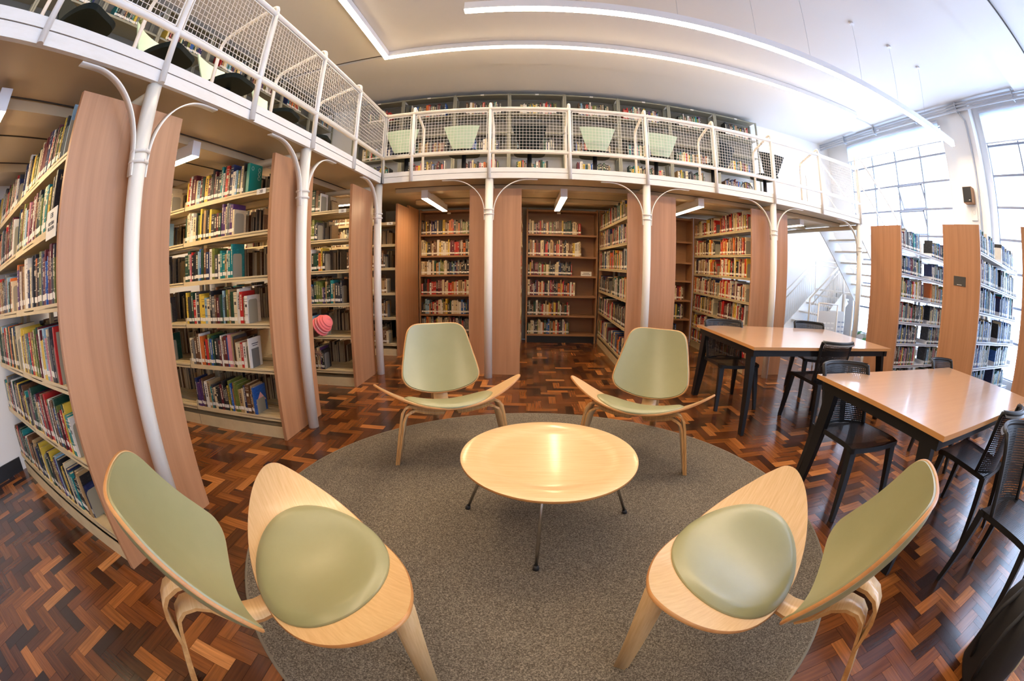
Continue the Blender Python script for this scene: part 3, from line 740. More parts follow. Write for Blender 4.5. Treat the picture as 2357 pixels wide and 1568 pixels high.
fixture(-2.35, 5.15, -1.2, 0, 'unseen box light added between the third and far left bookcases')  # added fixture, hidden from view, brightens the far left shelves
fixture(.43, 5.10, 0, 1.3, 'small white box light under the gallery above the middle aisle')
fixture(-1.32, 5.10, 0, 1.3, 'small white box light under the gallery above the left back aisle')
fixture(2.22, 4.98, 0, 1.3, 'small white box light under the gallery above the right back aisle')
fixture(4.10, 5.15, 0, .7, 'small white box light under the gallery near the stairs')
fixture(-2.25, 2.02, -1.3, 0, 'small white box light between the two nearest left bookcases')
fixture(-2.12, .27, -1.3, 0, 'small white box light at the left edge before the nearest bookcase')
fixture(-2.35, 3.55, -1.3, 0, 'small white box light between second and third left bookcases')

# ---------------------------------------------------------------- rug, coffee table
RX, RY, RR = .10, 1.865, 1.565
t = thing('round_rug', 'large round speckled grey carpet under the coffee table', 'rug', (RX, RY, 0))
b = MB(); b.lathe([(0, .011), (RR-.02, .011), (RR-.012, .010)], 'rug', 128); b.build('pile', t)
b = MB(); b.lathe([(RR-.014, .011), (RR-.004, .011), (RR, .006), (RR, 0.0005), (RR-.014, .0005)], 'rugedge', 128); b.build('bound_edge', t)
TX, TY = .120, 1.813
t = thing('coffee_table', 'low round pale oak coffee table with dished top and metal legs', 'table', (TX, TY, .011))
b = MB(); R0 = .432; zt = .384
prof = [(0, zt-.012), (.272, zt-.012), (.29, zt-.0115), (.312, zt-.008), (.335, zt-.002), (.352, zt-.0002), (.37, zt+.0005), (R0-.006, zt+.001), (R0, zt-.001)]
b.lathe(prof, 'veneer', 96); b.lathe([(R0, zt-.001), (R0+.0008, zt-.006), (R0, zt-.012), (R0-.004, zt-.014)], 'ply', 96); b.lathe([(R0-.004, zt-.014), (0, zt-.022)], 'veneer', 96); b.build('table_top', t)
for a in (171, 262, 4, 84):
    a = math.radians(a); u = Vector((math.cos(a), math.sin(a), 0)); b = MB()
    b.tube([u*.10+Vector((0, 0, zt-.028)), u*.27+Vector((0, 0, zt-.028)), u*.295+Vector((0, 0, zt-.034)), u*.305+Vector((0, 0, zt-.055)), u*.425+Vector((0, 0, .012))], .0085, 'chrome', 12)
    leg = b.build('leg', t); b = MB(); b.tube([u*.422+Vector((0, 0, .022)), u*.428+Vector((0, 0, 0))], [.012, .015], 'rubber', 14); b.build('glide', leg)

# ---------------------------------------------------------------- lounge chairs
def lens_grid(outl_f, outl_b, zfun, n=28, m=12, x0=-1, x1=1):
    return None
def shell_surface(name, parent, outline, zfun, th, mtop, medge, mbot, off=(0, 0, 0), puff=0, subs=10):
    """outline: closed list of (x,y) (convex); surface point = zfun(x,y) -> Vector and its normal; concentric rings"""
    n = len(outline); cx = sum(p[0] for p in outline)/n; cy = sum(p[1] for p in outline)/n
    ring = [k/subs for k in range(1, subs+1)]
    def nrm(x, y):
        e = .002; a = zfun(x+e, y)-zfun(x-e, y); c = zfun(x, y+e)-zfun(x, y-e); return a.cross(c).normalized()
    top = [(cx, cy, 0)] ; 
    V = []; N = []
    for s in [0]+ring:
        if s == 0: V.append(zfun(cx, cy)); N.append(nrm(cx, cy)); continue
        for (x, y) in outline:
            xx, yy = cx+(x-cx)*s, cy+(y-cy)*s; V.append(zfun(xx, yy)); N.append(nrm(xx, yy))
    b = MB(); rr = [0]+[s for s in ring for _ in range(n)]
    def pf(s): return puff*(max(0, 1-s**6))**.5 if puff else 0
    Vt = [v+nn*(th/2+pf(s)) for v, nn, s in zip(V, N, rr)]; Vb = [v-nn*th/2 for v, nn in zip(V, N)]
    F = [(0, 1+k, 1+(k+1) % n) for k in range(n)]
    for j in range(subs-1):
        o = 1+j*n
        F += [(o+k, o+n+k, o+n+(k+1) % n, o+(k+1) % n) for k in range(n)]
    b.add(Vt, F, mtop, True); b.add(Vb, [f[::-1] for f in F], mbot, True)
    o = 1+(subs-1)*n; ev = []
    for k in range(n): ev += [Vt[o+k]]
    for k in range(n):
        mid = (Vt[o+k]+Vb[o+k])/2; out = (V[o+k]-V[o+k-n]).normalized(); ev.append(mid+out*th*.35)
    for k in range(n): ev += [Vb[o+k]]
    b.add(ev, [(k+j*n, k+(j+1)*n, (k+1) % n+(j+1)*n, (k+1) % n+j*n) for j in (0, 1) for k in range(n)], medge, True)
    ob = b.build(name, parent)
    return ob
def smooth_closed(pts, n=72):
    m = len(pts); out = []
    for i in range(n):
        u = i*m/n; k = int(u); f = u-k
        p = [pts[(k+j) % m] for j in (-1, 0, 1, 2)]
        c = []
        for a in (0, 1):
            p0, p1, p2, p3 = (q[a] for q in p)
            c.append(.5*((2*p1)+(-p0+p2)*f+(2*p0-5*p1+4*p2-p3)*f*f+(-p0+3*p1-3*p2+p3)*f**3))
        out.append(tuple(c))
    return out
half = [(.0, .462), (.13, .456), (.25, .425), (.36, .37), (.435, .315), (.478, .265), (.482, .205), (.44, .135), (.36, .072), (.25, .02), (.12, -.012)]
SEAT_OUT = smooth_closed(half+[(0, -.018)]+[(-x, y) for x, y in half[::-1][:-1]], 96)
SEAT_OUT = [(x*1.025, .225+(y-.22)*.958) for x, y in SEAT_OUT]
def seat_z(x, y): return Vector((x, y, .34+.162*(abs(x)/.471)**2.0+.252*(y-.22)))
CUSH = [(.299*math.sin(a)*(1+.05*math.cos(a))*(1-.10*math.cos(a)), .227+.232*math.cos(a)) for a in [2*PI*k/72 for k in range(72)]]
bh = [(0, .577), (.11, .573), (.18, .553), (.225, .50), (.250, .40), (.272, .27), (.290, .15), (.290, .065), (.245, .0), (.13, -.038)]
BACK_OUT = smooth_closed(bh+[(0, -.048)]+[(-x, v) for x, v in bh[::-1][:-1]], 96)
BN = Vector((0, math.cos(.474), math.sin(.474)))
def back_p(x, v):
    x *= .986; v *= .881; sn, cs = math.sin(.474), math.cos(.474)
    return Vector((x, -.139-sn*v, .362+cs*v))+BN*(1.207*x*x+.10*(v/.549-.5)**2)
BC = [(x*.972, .262+(v-.262)*.972) for x, v in BACK_OUT]
def lounge(label, loc, rz):
    t = thing('lounge_chair', label, 'chair', loc, rz, 'sage leather lounge chairs around the coffee table')
    shell_surface('seat_shell', t, SEAT_OUT, seat_z, .012, 'veneer', 'ply', 'veneer')
    shell_surface('seat_cushion', t, CUSH, lambda x, y: seat_z(x, y)+Vector((0, 0, .009)), .010, 'leather', 'leather', 'leather', puff=.026, subs=14)
    shell_surface('back_shell', t, BACK_OUT, back_p, .012, 'veneer', 'ply', 'veneer')
    def bc(x, v):
        return back_p(x, v)+BN*.009
    shell_surface('back_cushion', t, BC, bc, .010, 'leather', 'leather', 'leather', puff=.022, subs=14)
    # back bracket: from under the seat up behind the back shell
    b = MB(); b.ribbon([(0, .20, .316), (0, .04, .275), (0, -.04, .258), (0, -.09, .262), (0, -.13, .292), (0, -.165, .36), (0, -.20, .436), (0, -.262, .565)], .11, .014, 'veneer', (1, 0, 0), edge='ply'); b.build('back_bracket', t)
    # front legs: two laminates each, outer one following the underside of the seat, inner one bending away
    for s in (-1, 1):
        b = MB()
        sd = Vector((s*.35, .94, 0)).normalized()                 # wide face runs front-back
        z0 = lambda x: .34+.162*(abs(x)/.471)**2+.252*(.03+.343*abs(x))-.014
        p1 = [(s*x, .25+.12*(x/.35), z0(x)) for x in (.02, .09, .16, .22)] + [(s*.262, .340, .408), (s*.295, .346, .397), (s*.317, .349, .368), (s*.329, .350, .32), (s*.390, .349, .0)]
        tp = [1.5, 1.45, 1.35, 1.25, 1.2, 1.15, 1.1, 1.0, .62]
        b.ribbon(p1, .072, .0135, 'veneer', sd, tp, 'plyl')
        p2 = [(s*x, .25+.12*(x/.35), z0(x)-.018) for x in (.03, .10, .17)] + [(s*.225, .325, .371), (s*.262, .340, .364), (s*.293, .346, .348), (s*.312, .349, .31), (s*.3765, .349, .0)]
        b.ribbon(p2, .072, .0135, 'veneer', sd, [1.4, 1.35, 1.3, 1.2, 1.15, 1.1, 1.0, .62], 'plyl')
        b.build('front_leg', t)
    b = MB()
    b.ribbon([(0, -.09, .245), (0, -.145, .290), (0, -.195, .350), (0, -.245, .372), (0, -.295, .365), (0, -.330, .335), (0, -.350, .285), (0, -.447, .0)], .085, .014, 'veneer', (1, 0, 0), [1.1, 1.1, 1.1, 1.1, 1.05, 1.0, .95, .6], 'plyl')
    b.ribbon([(0, -.222, .468), (0, -.275, .462), (0, -.322, .438), (0, -.352, .40), (0, -.367, .35), (0, -.378, .22), (0, -.461, .0)], .085, .014, 'veneer', (1, 0, 0), [1.1, 1.1, 1.1, 1.05, 1.0, .95, .6], 'plyl')
    b.build('rear_leg', t)
    return t
lc = lounge('sage green lounge chair at back left, in front of the gallery column', (-.602, 2.810, .011), 3.511)
dup(lc, (.862, 2.734, .011), 2.660, 'sage green lounge chair at back right, beside the black-legged tables')
dup(lc, (-.802, .717, .011), -.715, 'sage green lounge chair in the left foreground beside the end panel')
dup(lc, (.869, .769, .011), .652, 'sage green lounge chair in the right foreground with window glare on its seat')

# ---------------------------------------------------------------- study tables and black chairs
def study_table(label, x0, y0, x1, y1):
    cx, cy = (x0+x1)/2, (y0+y1)/2; t = thing('study_table', label, 'table', (cx, cy, 0), 0, 'rectangular study tables')
    a, c = (x1-x0)/2, (y1-y0)/2
    b = MB(); b.box((-a, -c, .725), (a, c, .7502), 'tedge'); b.box((-a+.001, -c+.001, .7502), (a-.001, c-.001, .7512), 'tabletop'); b.build('table_top', t)
    b = MB()
    for s in (-1, 1): b.box((-a+.03, s*(c-.07)-.02, .665), (a-.03, s*(c-.07)+.02, .7245), 'blackm')
    for s in (-1, 1): b.box((s*(a-.05)-.025, -c+.04, .665), (s*(a-.05)+.025, c-.04, .7245), 'blackm')
    b.build('under_frame', t)
    for sx in (-1, 1):
        for sy in (-1, 1):
            b = MB(); b.bar((sx*(a-.055), sy*(c-.13), .70), (sx*(a-.02), sy*(c-.04), 0), .095, .05, 'blackm', up=(1, 0, 0), taper=.62); b.build('leg', t)
study_table('rectangular study table with black legs nearest the camera', 1.775, .855, 3.75, 1.955)
study_table('rectangular study table with black legs standing nearer the gallery', 1.775, 2.80, 3.70, 4.02)
def perforated(path, half_w, m, t_, ncol, parent_mb, nrow=None, hole=.62):
    """perforated sheet: path of centre points (y,z) swept in x; square cells each with a diamond hole"""
    P = [Vector((0, p[0], p[1])) for p in path]
    seg = [0]
    for i in range(len(P)-1): seg.append(seg[-1]+(P[i+1]-P[i]).length)
    Lt = seg[-1]; cw = 2*half_w/ncol; nr = nrow or round(Lt/cw)
    def at(s):
        s = max(0, min(Lt, s))
        for i in range(len(P)-1):
            if s <= seg[i+1]+1e-9: k = (s-seg[i])/(seg[i+1]-seg[i]); return P[i].lerp(P[i+1], k)
        return P[-1]
    return at, Lt, nr, cw
def net_chair_proto(label):
    t = thing('net_chair', label, 'chair', (0, 0, 0), 0, 'black perforated chairs at the study tables')
    # back sheet: faces +Y (forward); rises from the seat rear
    def sheet(name, path, hw0, hw1, curve, rim, m='blackp', cell=.0125):
        P = [Vector((0, y, z)) for y, z in path]; seg = [0]
        for i in range(len(P)-1): seg.append(seg[-1]+(P[i+1]-P[i]).length)
        Lt = seg[-1]; nr = round(Lt/cell); nc = round(2*max(hw0, hw1)/cell)
        def at(s):
            for i in range(len(P)-1):
                if s <= seg[i+1]+1e-9: return P[i].lerp(P[i+1], (s-seg[i])/(seg[i+1]-seg[i]))
            return P[-1]
        def pt(u, w):                                    # u in -1..1 across, w 0..1 along
            c = at(w*Lt); hw = hw0+(hw1-hw0)*w
            d = curve*(u*u)
            return Vector((u*hw, c.y+d[0] if isinstance(d, tuple) else c.y+d*CV[0], c.z+d*CV[1]))
        return pt, nr, nc
    bm_parts = {}
    def add_sheet(b, pt, nr, nc, rimc, m):
        for j in range(nr):
            for i in range(nc):
                u0, u1 = -1+2*i/nc, -1+2*(i+1)/nc; w0, w1 = j/nr, (j+1)/nr; um, wm = (u0+u1)/2, (w0+w1)/2
                A, B_, D_, E_ = pt(u0, w0), pt(u1, w0), pt(u1, w1), pt(u0, w1)
                if i < rimc or j < rimc or i >= nc-rimc or j >= nr-rimc: b.add([A, B_, D_, E_], [(0, 1, 2, 3)], m, True); continue
                k = .27
                S_, Ee, N_, W_ = pt(um, wm-(w1-w0)*k), pt(um+(u1-u0)*k, wm), pt(um, wm+(w1-w0)*k), pt(um-(u1-u0)*k, wm)
                b.add([A, B_, D_, E_, S_, Ee, N_, W_], [(0, 1, 4), (1, 5, 4), (1, 2, 5), (2, 6, 5), (2, 3, 6), (3, 7, 6), (3, 0, 7), (0, 4, 7)], m, True)
    global CV
    CV = (.09, 0)
    pt, nr, nc = sheet('b', [(-.215, .43), (-.235, .52), (-.262, .64), (-.285, .755), (-.300, .80)], .205, .225, 1, 2)
    b = MB(); add_sheet(b, pt, nr, nc, 1, 'blackp'); b.build('backrest', t)
    b = MB()
    edge = [pt(-1, k/12) for k in range(0, 13)]; topp = [pt(-1+2*k/16, 1) for k in range(17)]; redge = [pt(1, 1-k/12) for k in range(13)]
    loop = edge+[v+Vector((0, -.012, .008)) for v in topp[1:-1]]+redge
    b.tube(loop, .015, 'blackp', 8)
    for k in range(16):                                   # rolled top lip
        a, c = topp[k], topp[k+1]; q = Vector((0, -.040, -.010)); b.add([a+Vector((0, 0, .022)), c+Vector((0, 0, .022)), c+q, a+q], [(0, 1, 2, 3)], 'greyp', True)
    b.build('back_frame', t)
    CV = (0, .012)
    pt2, nr2, nc2 = sheet('s', [(-.215, .425), (-.10, .432), (.05, .44), (.17, .445), (.235, .435)], .215, .235, 1, 2)
    b = MB(); add_sheet(b, pt2, nr2, nc2, 1, 'blackp')
    loop = [pt2(-1, k/8) for k in range(9)]+[pt2(-1+2*k/12, 1) for k in range(1, 12)]+[pt2(1, 1-k/8) for k in range(9)]+[pt2(1-2*k/12, 0) for k in range(1, 13)]
    vv = [p+Vector((0, 0, .002)) for p in loop]+[p-Vector((0, 0, .028)) for p in loop]; n = len(loop)
    b.add(vv, [(k, k+1, n+k+1, n+k) for k in range(n-1)], 'blackp', True)
    b.build('seat', t)
    for sx in (-1, 1):
        b = MB(); b.bar((sx*.200, .205, .43), (sx*.232, .262, 0), .052, .046, 'blackp', up=(0, 1, 0), taper=.6); b.build('leg', t)
        b = MB(); b.bar((sx*.195, -.205, .43), (sx*.228, -.262, 0), .052, .046, 'blackp', up=(0, 1, 0), taper=.6); b.build('leg', t)
    return t
def place(ch, x, y, a): ch.location = (x, y, 0); ch.rotation_euler = (0, 0, a)
nc_ = net_chair_proto('black perforated chair tucked under the near left corner of the nearer study table')
place(nc_, 2.02, 1.71, PI-.05)
G_ = 'black perforated chairs at the study tables'
dup(nc_, (2.05, 3.70, 0), PI, 'black perforated chair at the left end of the far side of the farther table', G_)
dup(nc_, (2.735, 2.985, 0), .05, 'black perforated chair seen from behind on the near side of the farther table', G_)
dup(nc_, (3.42, 3.92, 0), PI-.25, 'black perforated chair at the right end of the far side of the farther table', G_)
dup(nc_, (3.60, 1.76, 0), PI, 'black perforated chair at the right of the far side of the nearer table', G_)
dup(nc_, (2.735, .985, 0), 0, 'black perforated chair tucked under the near side of the nearer table', G_)
dup(nc_, (2.30, .34, 0), PI-.12, 'black perforated chair turned away from the table at the lower right edge', G_)

# ---------------------------------------------------------------- gallery chairs
def mint_chair(label, dark=False):
    t = thing('gallery_chair', label, 'chair', (0, 0, 0), 0, 'chairs up on the gallery')
    b = MB(); n = 8; m = 'tealseat' if dark else 'mint'; V = []
    for j in range(9):
        w = j/8; hw = .115+.12*w**.8; z = .455+.305*w; y = -.215-.08*w
        for i in range(n+1):
            u = -1+2*i/n; V.append((u*hw, y+.03*u*u, z))
    V2 = [(x, y-.012, z) for x, y, z in V]; F = [(j*(n+1)+i, j*(n+1)+i+1, (j+1)*(n+1)+i+1, (j+1)*(n+1)+i) for j in range(8) for i in range(n)]
    b.add(V, F, m, True); b.add(V2, [f[::-1] for f in F], m, True)
    rim = [i for i in range(n+1)]+[j*(n+1)+n for j in range(1, 9)]+[8*(n+1)+i for i in range(n-1, -1, -1)]+[j*(n+1) for j in range(7, 0, -1)]
    k = len(rim); b.add([V[i] for i in rim]+[V2[i] for i in rim], [(q, (q+1) % k, k+(q+1) % k, k+q) for q in range(k)], m)
    b.build('back_shell', t)
    b = MB(); o = smooth_closed([(.0, .22), (.16, .21), (.225, .12), (.23, -.05), (.17, -.20), (0, -.22), (-.17, -.20), (-.23, -.05), (-.225, .12), (-.16, .21)], 40)
    V = [(x*.88, y*.88, .42) for x, y in o]+[(x*.92, y*.92, .455) for x, y in o]; b.add(V, [tuple(range(39, -1, -1)), tuple(range(40, 80))]+[(i, (i+1) % 40, 40+(i+1) % 40, 40+i) for i in range(40)], 'tealseat'); b.build('seat', t)
    b = MB(); b.tube([(0, 0, .03), (0, 0, .42)], .03, 'blackm', 12); b.build('stem', t)
    b = MB(); b.lathe([(0, .04), (.06, .035), (.2, .012), (.21, 0.0), (0, 0)], 'blackm', 24); b.build('base', t)
    return t
gc = mint_chair('mint green chair on the gallery right beside the inside corner'); place(gc, -1.69, 5.45, 0); gc.location.z = ZD-.01
GG = 'chairs up on the gallery'
for x, y, a, lab in ((-.88, 5.45, 0, 'mint green chair on the gallery, left of the gallery post above the first back column'),
                     (.88, 5.45, 0, 'mint green chair on the gallery above the middle aisle'),
                     (1.75, 5.45, .05, 'mint green chair on the gallery above the right back lounge chair'),
                     (-2.33, 2.33, -1.45, 'mint green chair on the left gallery above the second left column'),
                     (-2.36, 1.57, -1.25, 'mint green chair on the left gallery above the nearest left column'),
                     (-2.40, 3.25, -1.35, 'pale chair on the left gallery beside a hanging cable')):
    dup(gc, (x, y, ZD-.01), a, lab, GG)
dk = mint_chair('dark chair back on the gallery beside the looped cable', True); dk.location = (3.55, 5.4, ZD-.01)
dup(dk, (0.0, 5.45, ZD-.01), 0, 'dark seated chair on the gallery above the left part of the middle aisle', GG)
dup(dk, (2.62, 5.4, ZD-.01), .6, 'dark chair on the gallery above the right back aisle', GG)
dup(dk, (-2.5, 4.2, ZD-.01), -1.3, 'dark chair on the left gallery near the inside corner', GG)
dup(dk, (-2.36, .72, ZD-.01), -1.2, 'large dark chair on the left gallery at the top left edge', GG)
b = MB(); b.tube(arc((3.08, 5.2, 2.55), .10, 0, 2*PI*.97, 30, (1, 0, 0), (0, 0, 1)), .006, 'blackm', 8); tag(b.build('cable_loop'), 'black cable hanging in a loop on the gallery', 'cable')

# ---------------------------------------------------------------- stairs at the right end
def stairs():
    t = thing('staircase', 'white steel staircase with railings climbing to the right end of the gallery', 'staircase')
    w = 'white'
    for y in (5.98, 6.92):
        b = MB(); b.bar((4.86, y, .02), (6.02, y, 1.10), .02, .26, w); b.build('stringer', t)
    for k in range(6):
        b = MB(); b.box((4.90+k*.195, 5.99, .16+k*.18), (5.16+k*.195, 6.91, .19+k*.18), w); b.build('tread', t)
    b = MB(); b.box((5.98, 4.66, 1.17), (6.66, 6.95, 1.21), w); b.build('landing', t)
    for y in (4.66, 5.66):
        b = MB(); b.bar((6.10, y, 1.12), (5.02, y, 2.30), .02, .26, w); b.build('stringer', t)
    for k in range(6):
        b = MB(); b.box((5.84-k*.165, 4.67, 1.36+k*.175), (6.10-k*.165, 5.65, 1.39+k*.175), w); b.build('tread', t)
    for y, x0, z0, x1, z1, dz in ((6.92, 5.0, .16, 5.93, 1.02, .86), (5.98, 5.0, .16, 5.93, 1.02, .86)):
        b = MB(); b.tube([(x0, y, z0), (x0, y, z0+dz), (x1, y, z1+dz-.08), (6.6, y, z1+dz-.08)], .02, w, 10); b.tube([(x0+.05, y, z0+dz-.1), (x1, y, z1+dz-.18), (6.6, y, z1+dz-.18)], .012, w, 8)
        n = 16
        for k in range(1, n):
            x = x0+(x1-x0)*k/n; zb = z0+(z1-z0)*k/n; b.tube([(x, y, zb), (x, y, zb+dz-.12)], .006, w, 6)
        b.tube([(x1, y, z1-.1), (x1, y, z1+dz-.08)], .018, w, 8)
        b.build('handrail', t)
    for y in (4.66, 5.66):
        b = MB(); b.tube([(5.03, y, 2.30), (5.03, y, 3.36), (5.06, y, 3.44), (5.12, y, 3.42), (6.18, y, 2.58), (6.18, y, 2.50), (6.18, y, 1.2)], .019, w, 10)
        b.tube([(5.09, y, 2.95), (6.16, y, 2.05)], .012, w, 8); b.build('handrail', t)
    for x, y in ((6.62, 4.70), (6.62, 6.9), (5.98, 4.70), (5.96, 5.95)):
        b = MB(); b.tube([(x, y, 0), (x, y, 1.17)], .03, w, 10); b.build('support_post', t)
stairs()
# extra railing pieces at the stair head
t = thing('stairwell_railing', 'white mesh railing across the gallery beside the stair head', 'railing')
for (xa, ya, xb, yb) in ((3.98, 6.0, 4.95, 6.0),):
    b = MB(); b.tube([(xa, ya, ZD), (xa, ya, 3.25), (xb, yb, 3.25), (xb, yb, ZD)], .018, 'white', 10); b.tube([(xa, ya, 2.72), (xb, yb, 2.72)], .014, 'white', 8); b.build('frame', t)
    b = MB(); n = 24
    for k in range(1, n): x = xa+(xb-xa)*k/n; b.bar((x, ya, ZD+.02), (x, ya, 3.24), .003, .003, 'white', up=(1, 0, 0))
    for k in range(1, 22): z = ZD+k*.04; b.bar((xa, ya, z), (xb, yb, z), .003, .003, 'white')
    b.build('mesh_panel', t)
# perforated grey stand by the stairs
t = thing('slotted_stand', 'light grey slotted metal stand near the foot of the stairs', 'stand', (4.60, 5.25, 0))
for (xa, xb, y) in ((0, .49, 0), (.52, .92, .25)):
    b = MB(); b.box((xa, y, .40), (xb, y+.015, .88), 'steelpanel'); 
    for r_ in range(3):
        for c_ in range(4): b.box((xa+.05+c_*.10, y-.002, .52+r_*.08), (xa+.12+c_*.10, y, .545+r_*.08), 'frame' if xa else 'paper')
    b.build('slotted_panel', t)
b = MB()
for x in (.01, .49, .91): b.tube([(x, .005, 0), (x, .005, 1.0)], .014, 'white', 8)
b.tube([(.01, .005, 1.0), (.49, .005, 1.0)], .012, 'white', 8); b.build('frame', t)
t = thing('potted_plant', 'green leafy plant beside the window-side bookcase', 'plant', (5.72, 4.9, 0))
b = MB(); b.lathe([(0, 0), (.11, 0), (.14, .26), (.125, .26), (.12, .22), (0, .22)], 'pot', 24); b.build('pot', t)
b = MB(); r = random.Random(3)
for k in range(11):
    a = k*2.4; L_ = r.uniform(.16, .26); h = r.uniform(.25, .45); u = Vector((math.cos(a), math.sin(a), 0)); s_ = Vector((-u.y, u.x, 0)); c0 = Vector((0, 0, .22)); tip = c0+u*L_+Vector((0, 0, h))
    b.tube([c0, c0+u*L_*.4+Vector((0, 0, h*.7)), c0+u*L_*.7+Vector((0, 0, h))], .003, 'leaf', 5)
    p0 = c0+u*L_*.7+Vector((0, 0, h)); V = [p0, p0+u*.05+s_*.045+Vector((0, 0, .01)), p0+u*.12+s_*.03+Vector((0, 0, -.02)), p0+u*.17+Vector((0, 0, -.06)), p0+u*.12-s_*.03+Vector((0, 0, -.02)), p0+u*.05-s_*.045+Vector((0, 0, .01))]
    b.add(V, [(0, 1, 2, 3, 4, 5)], 'leaf', True)
b.build('foliage', t)

# ---------------------------------------------------------------- pillar fittings
t = thing('wall_speaker', 'small wood-cased black loudspeaker on the pillar between the windows', 'speaker', (XR-.23, 2.99, 2.96))
b = MB(); b.box((-.14, -.10, -.12), (0, .10, .12), 'walnut'); b.build('cabinet', t); b = MB(); b.box((-.150, -.092, -.112), (-.1405, .092, .112), 'blackp'); b.build('grille', t); b = MB(); b.box((-.1512, -.06, -.09), (-.1501, -.03, -.08), 'label'); b.build('badge', t)
t = thing('wireless_router', 'white rounded box with ring fixed below the loudspeaker', 'router', (XR-.22, 2.93, 2.70))
b = MB(); b.box((-.03, -.07, -.10), (0, .07, .10), 'white'); b.build('housing', t); b = MB(); b.tube(arc((-.031, 0, .02), .035, 0, 2*PI, 24, (0, 1, 0), (0, 0, 1)), .0015, 'conduit', 6, False); b.build('ring', t)
for i, (dz, dx, rr) in enumerate(((0, .04, .018), (-.05, .05, .014), (-.10, .03, .022))):
    b = MB(); b.tube([(XR-.26-dx, YF+.1, ZC-.05+dz), (XR-.26-dx, YB-.05, ZC-.05+dz)], rr, 'conduit', 10)
    for y in (5.2, 4.0, 6.2, 2.9, 1.5): b.box((XR-.26-dx-.03, y-.01, ZC-.08+dz), (XR-.22, y+.01, ZC-.02+dz), 'conduit')
    tag(b.build('ceiling_conduit'), ['uppermost grey conduit pipe along the window wall', 'middle grey conduit pipe along the window wall', 'lowest thicker grey conduit pipe along the window wall'][i], 'pipe')
b = MB(); b.tube([(XR-.27, 2.88, 4.36), (XR-.25, 2.86, 4.25), (XR-.24, 2.79, 4.15), (XR-.24, 2.79, .1)], .018, 'conduit', 10); tag(b.build('wall_conduit'), 'grey conduit pipe running down the pillar between the windows', 'pipe')

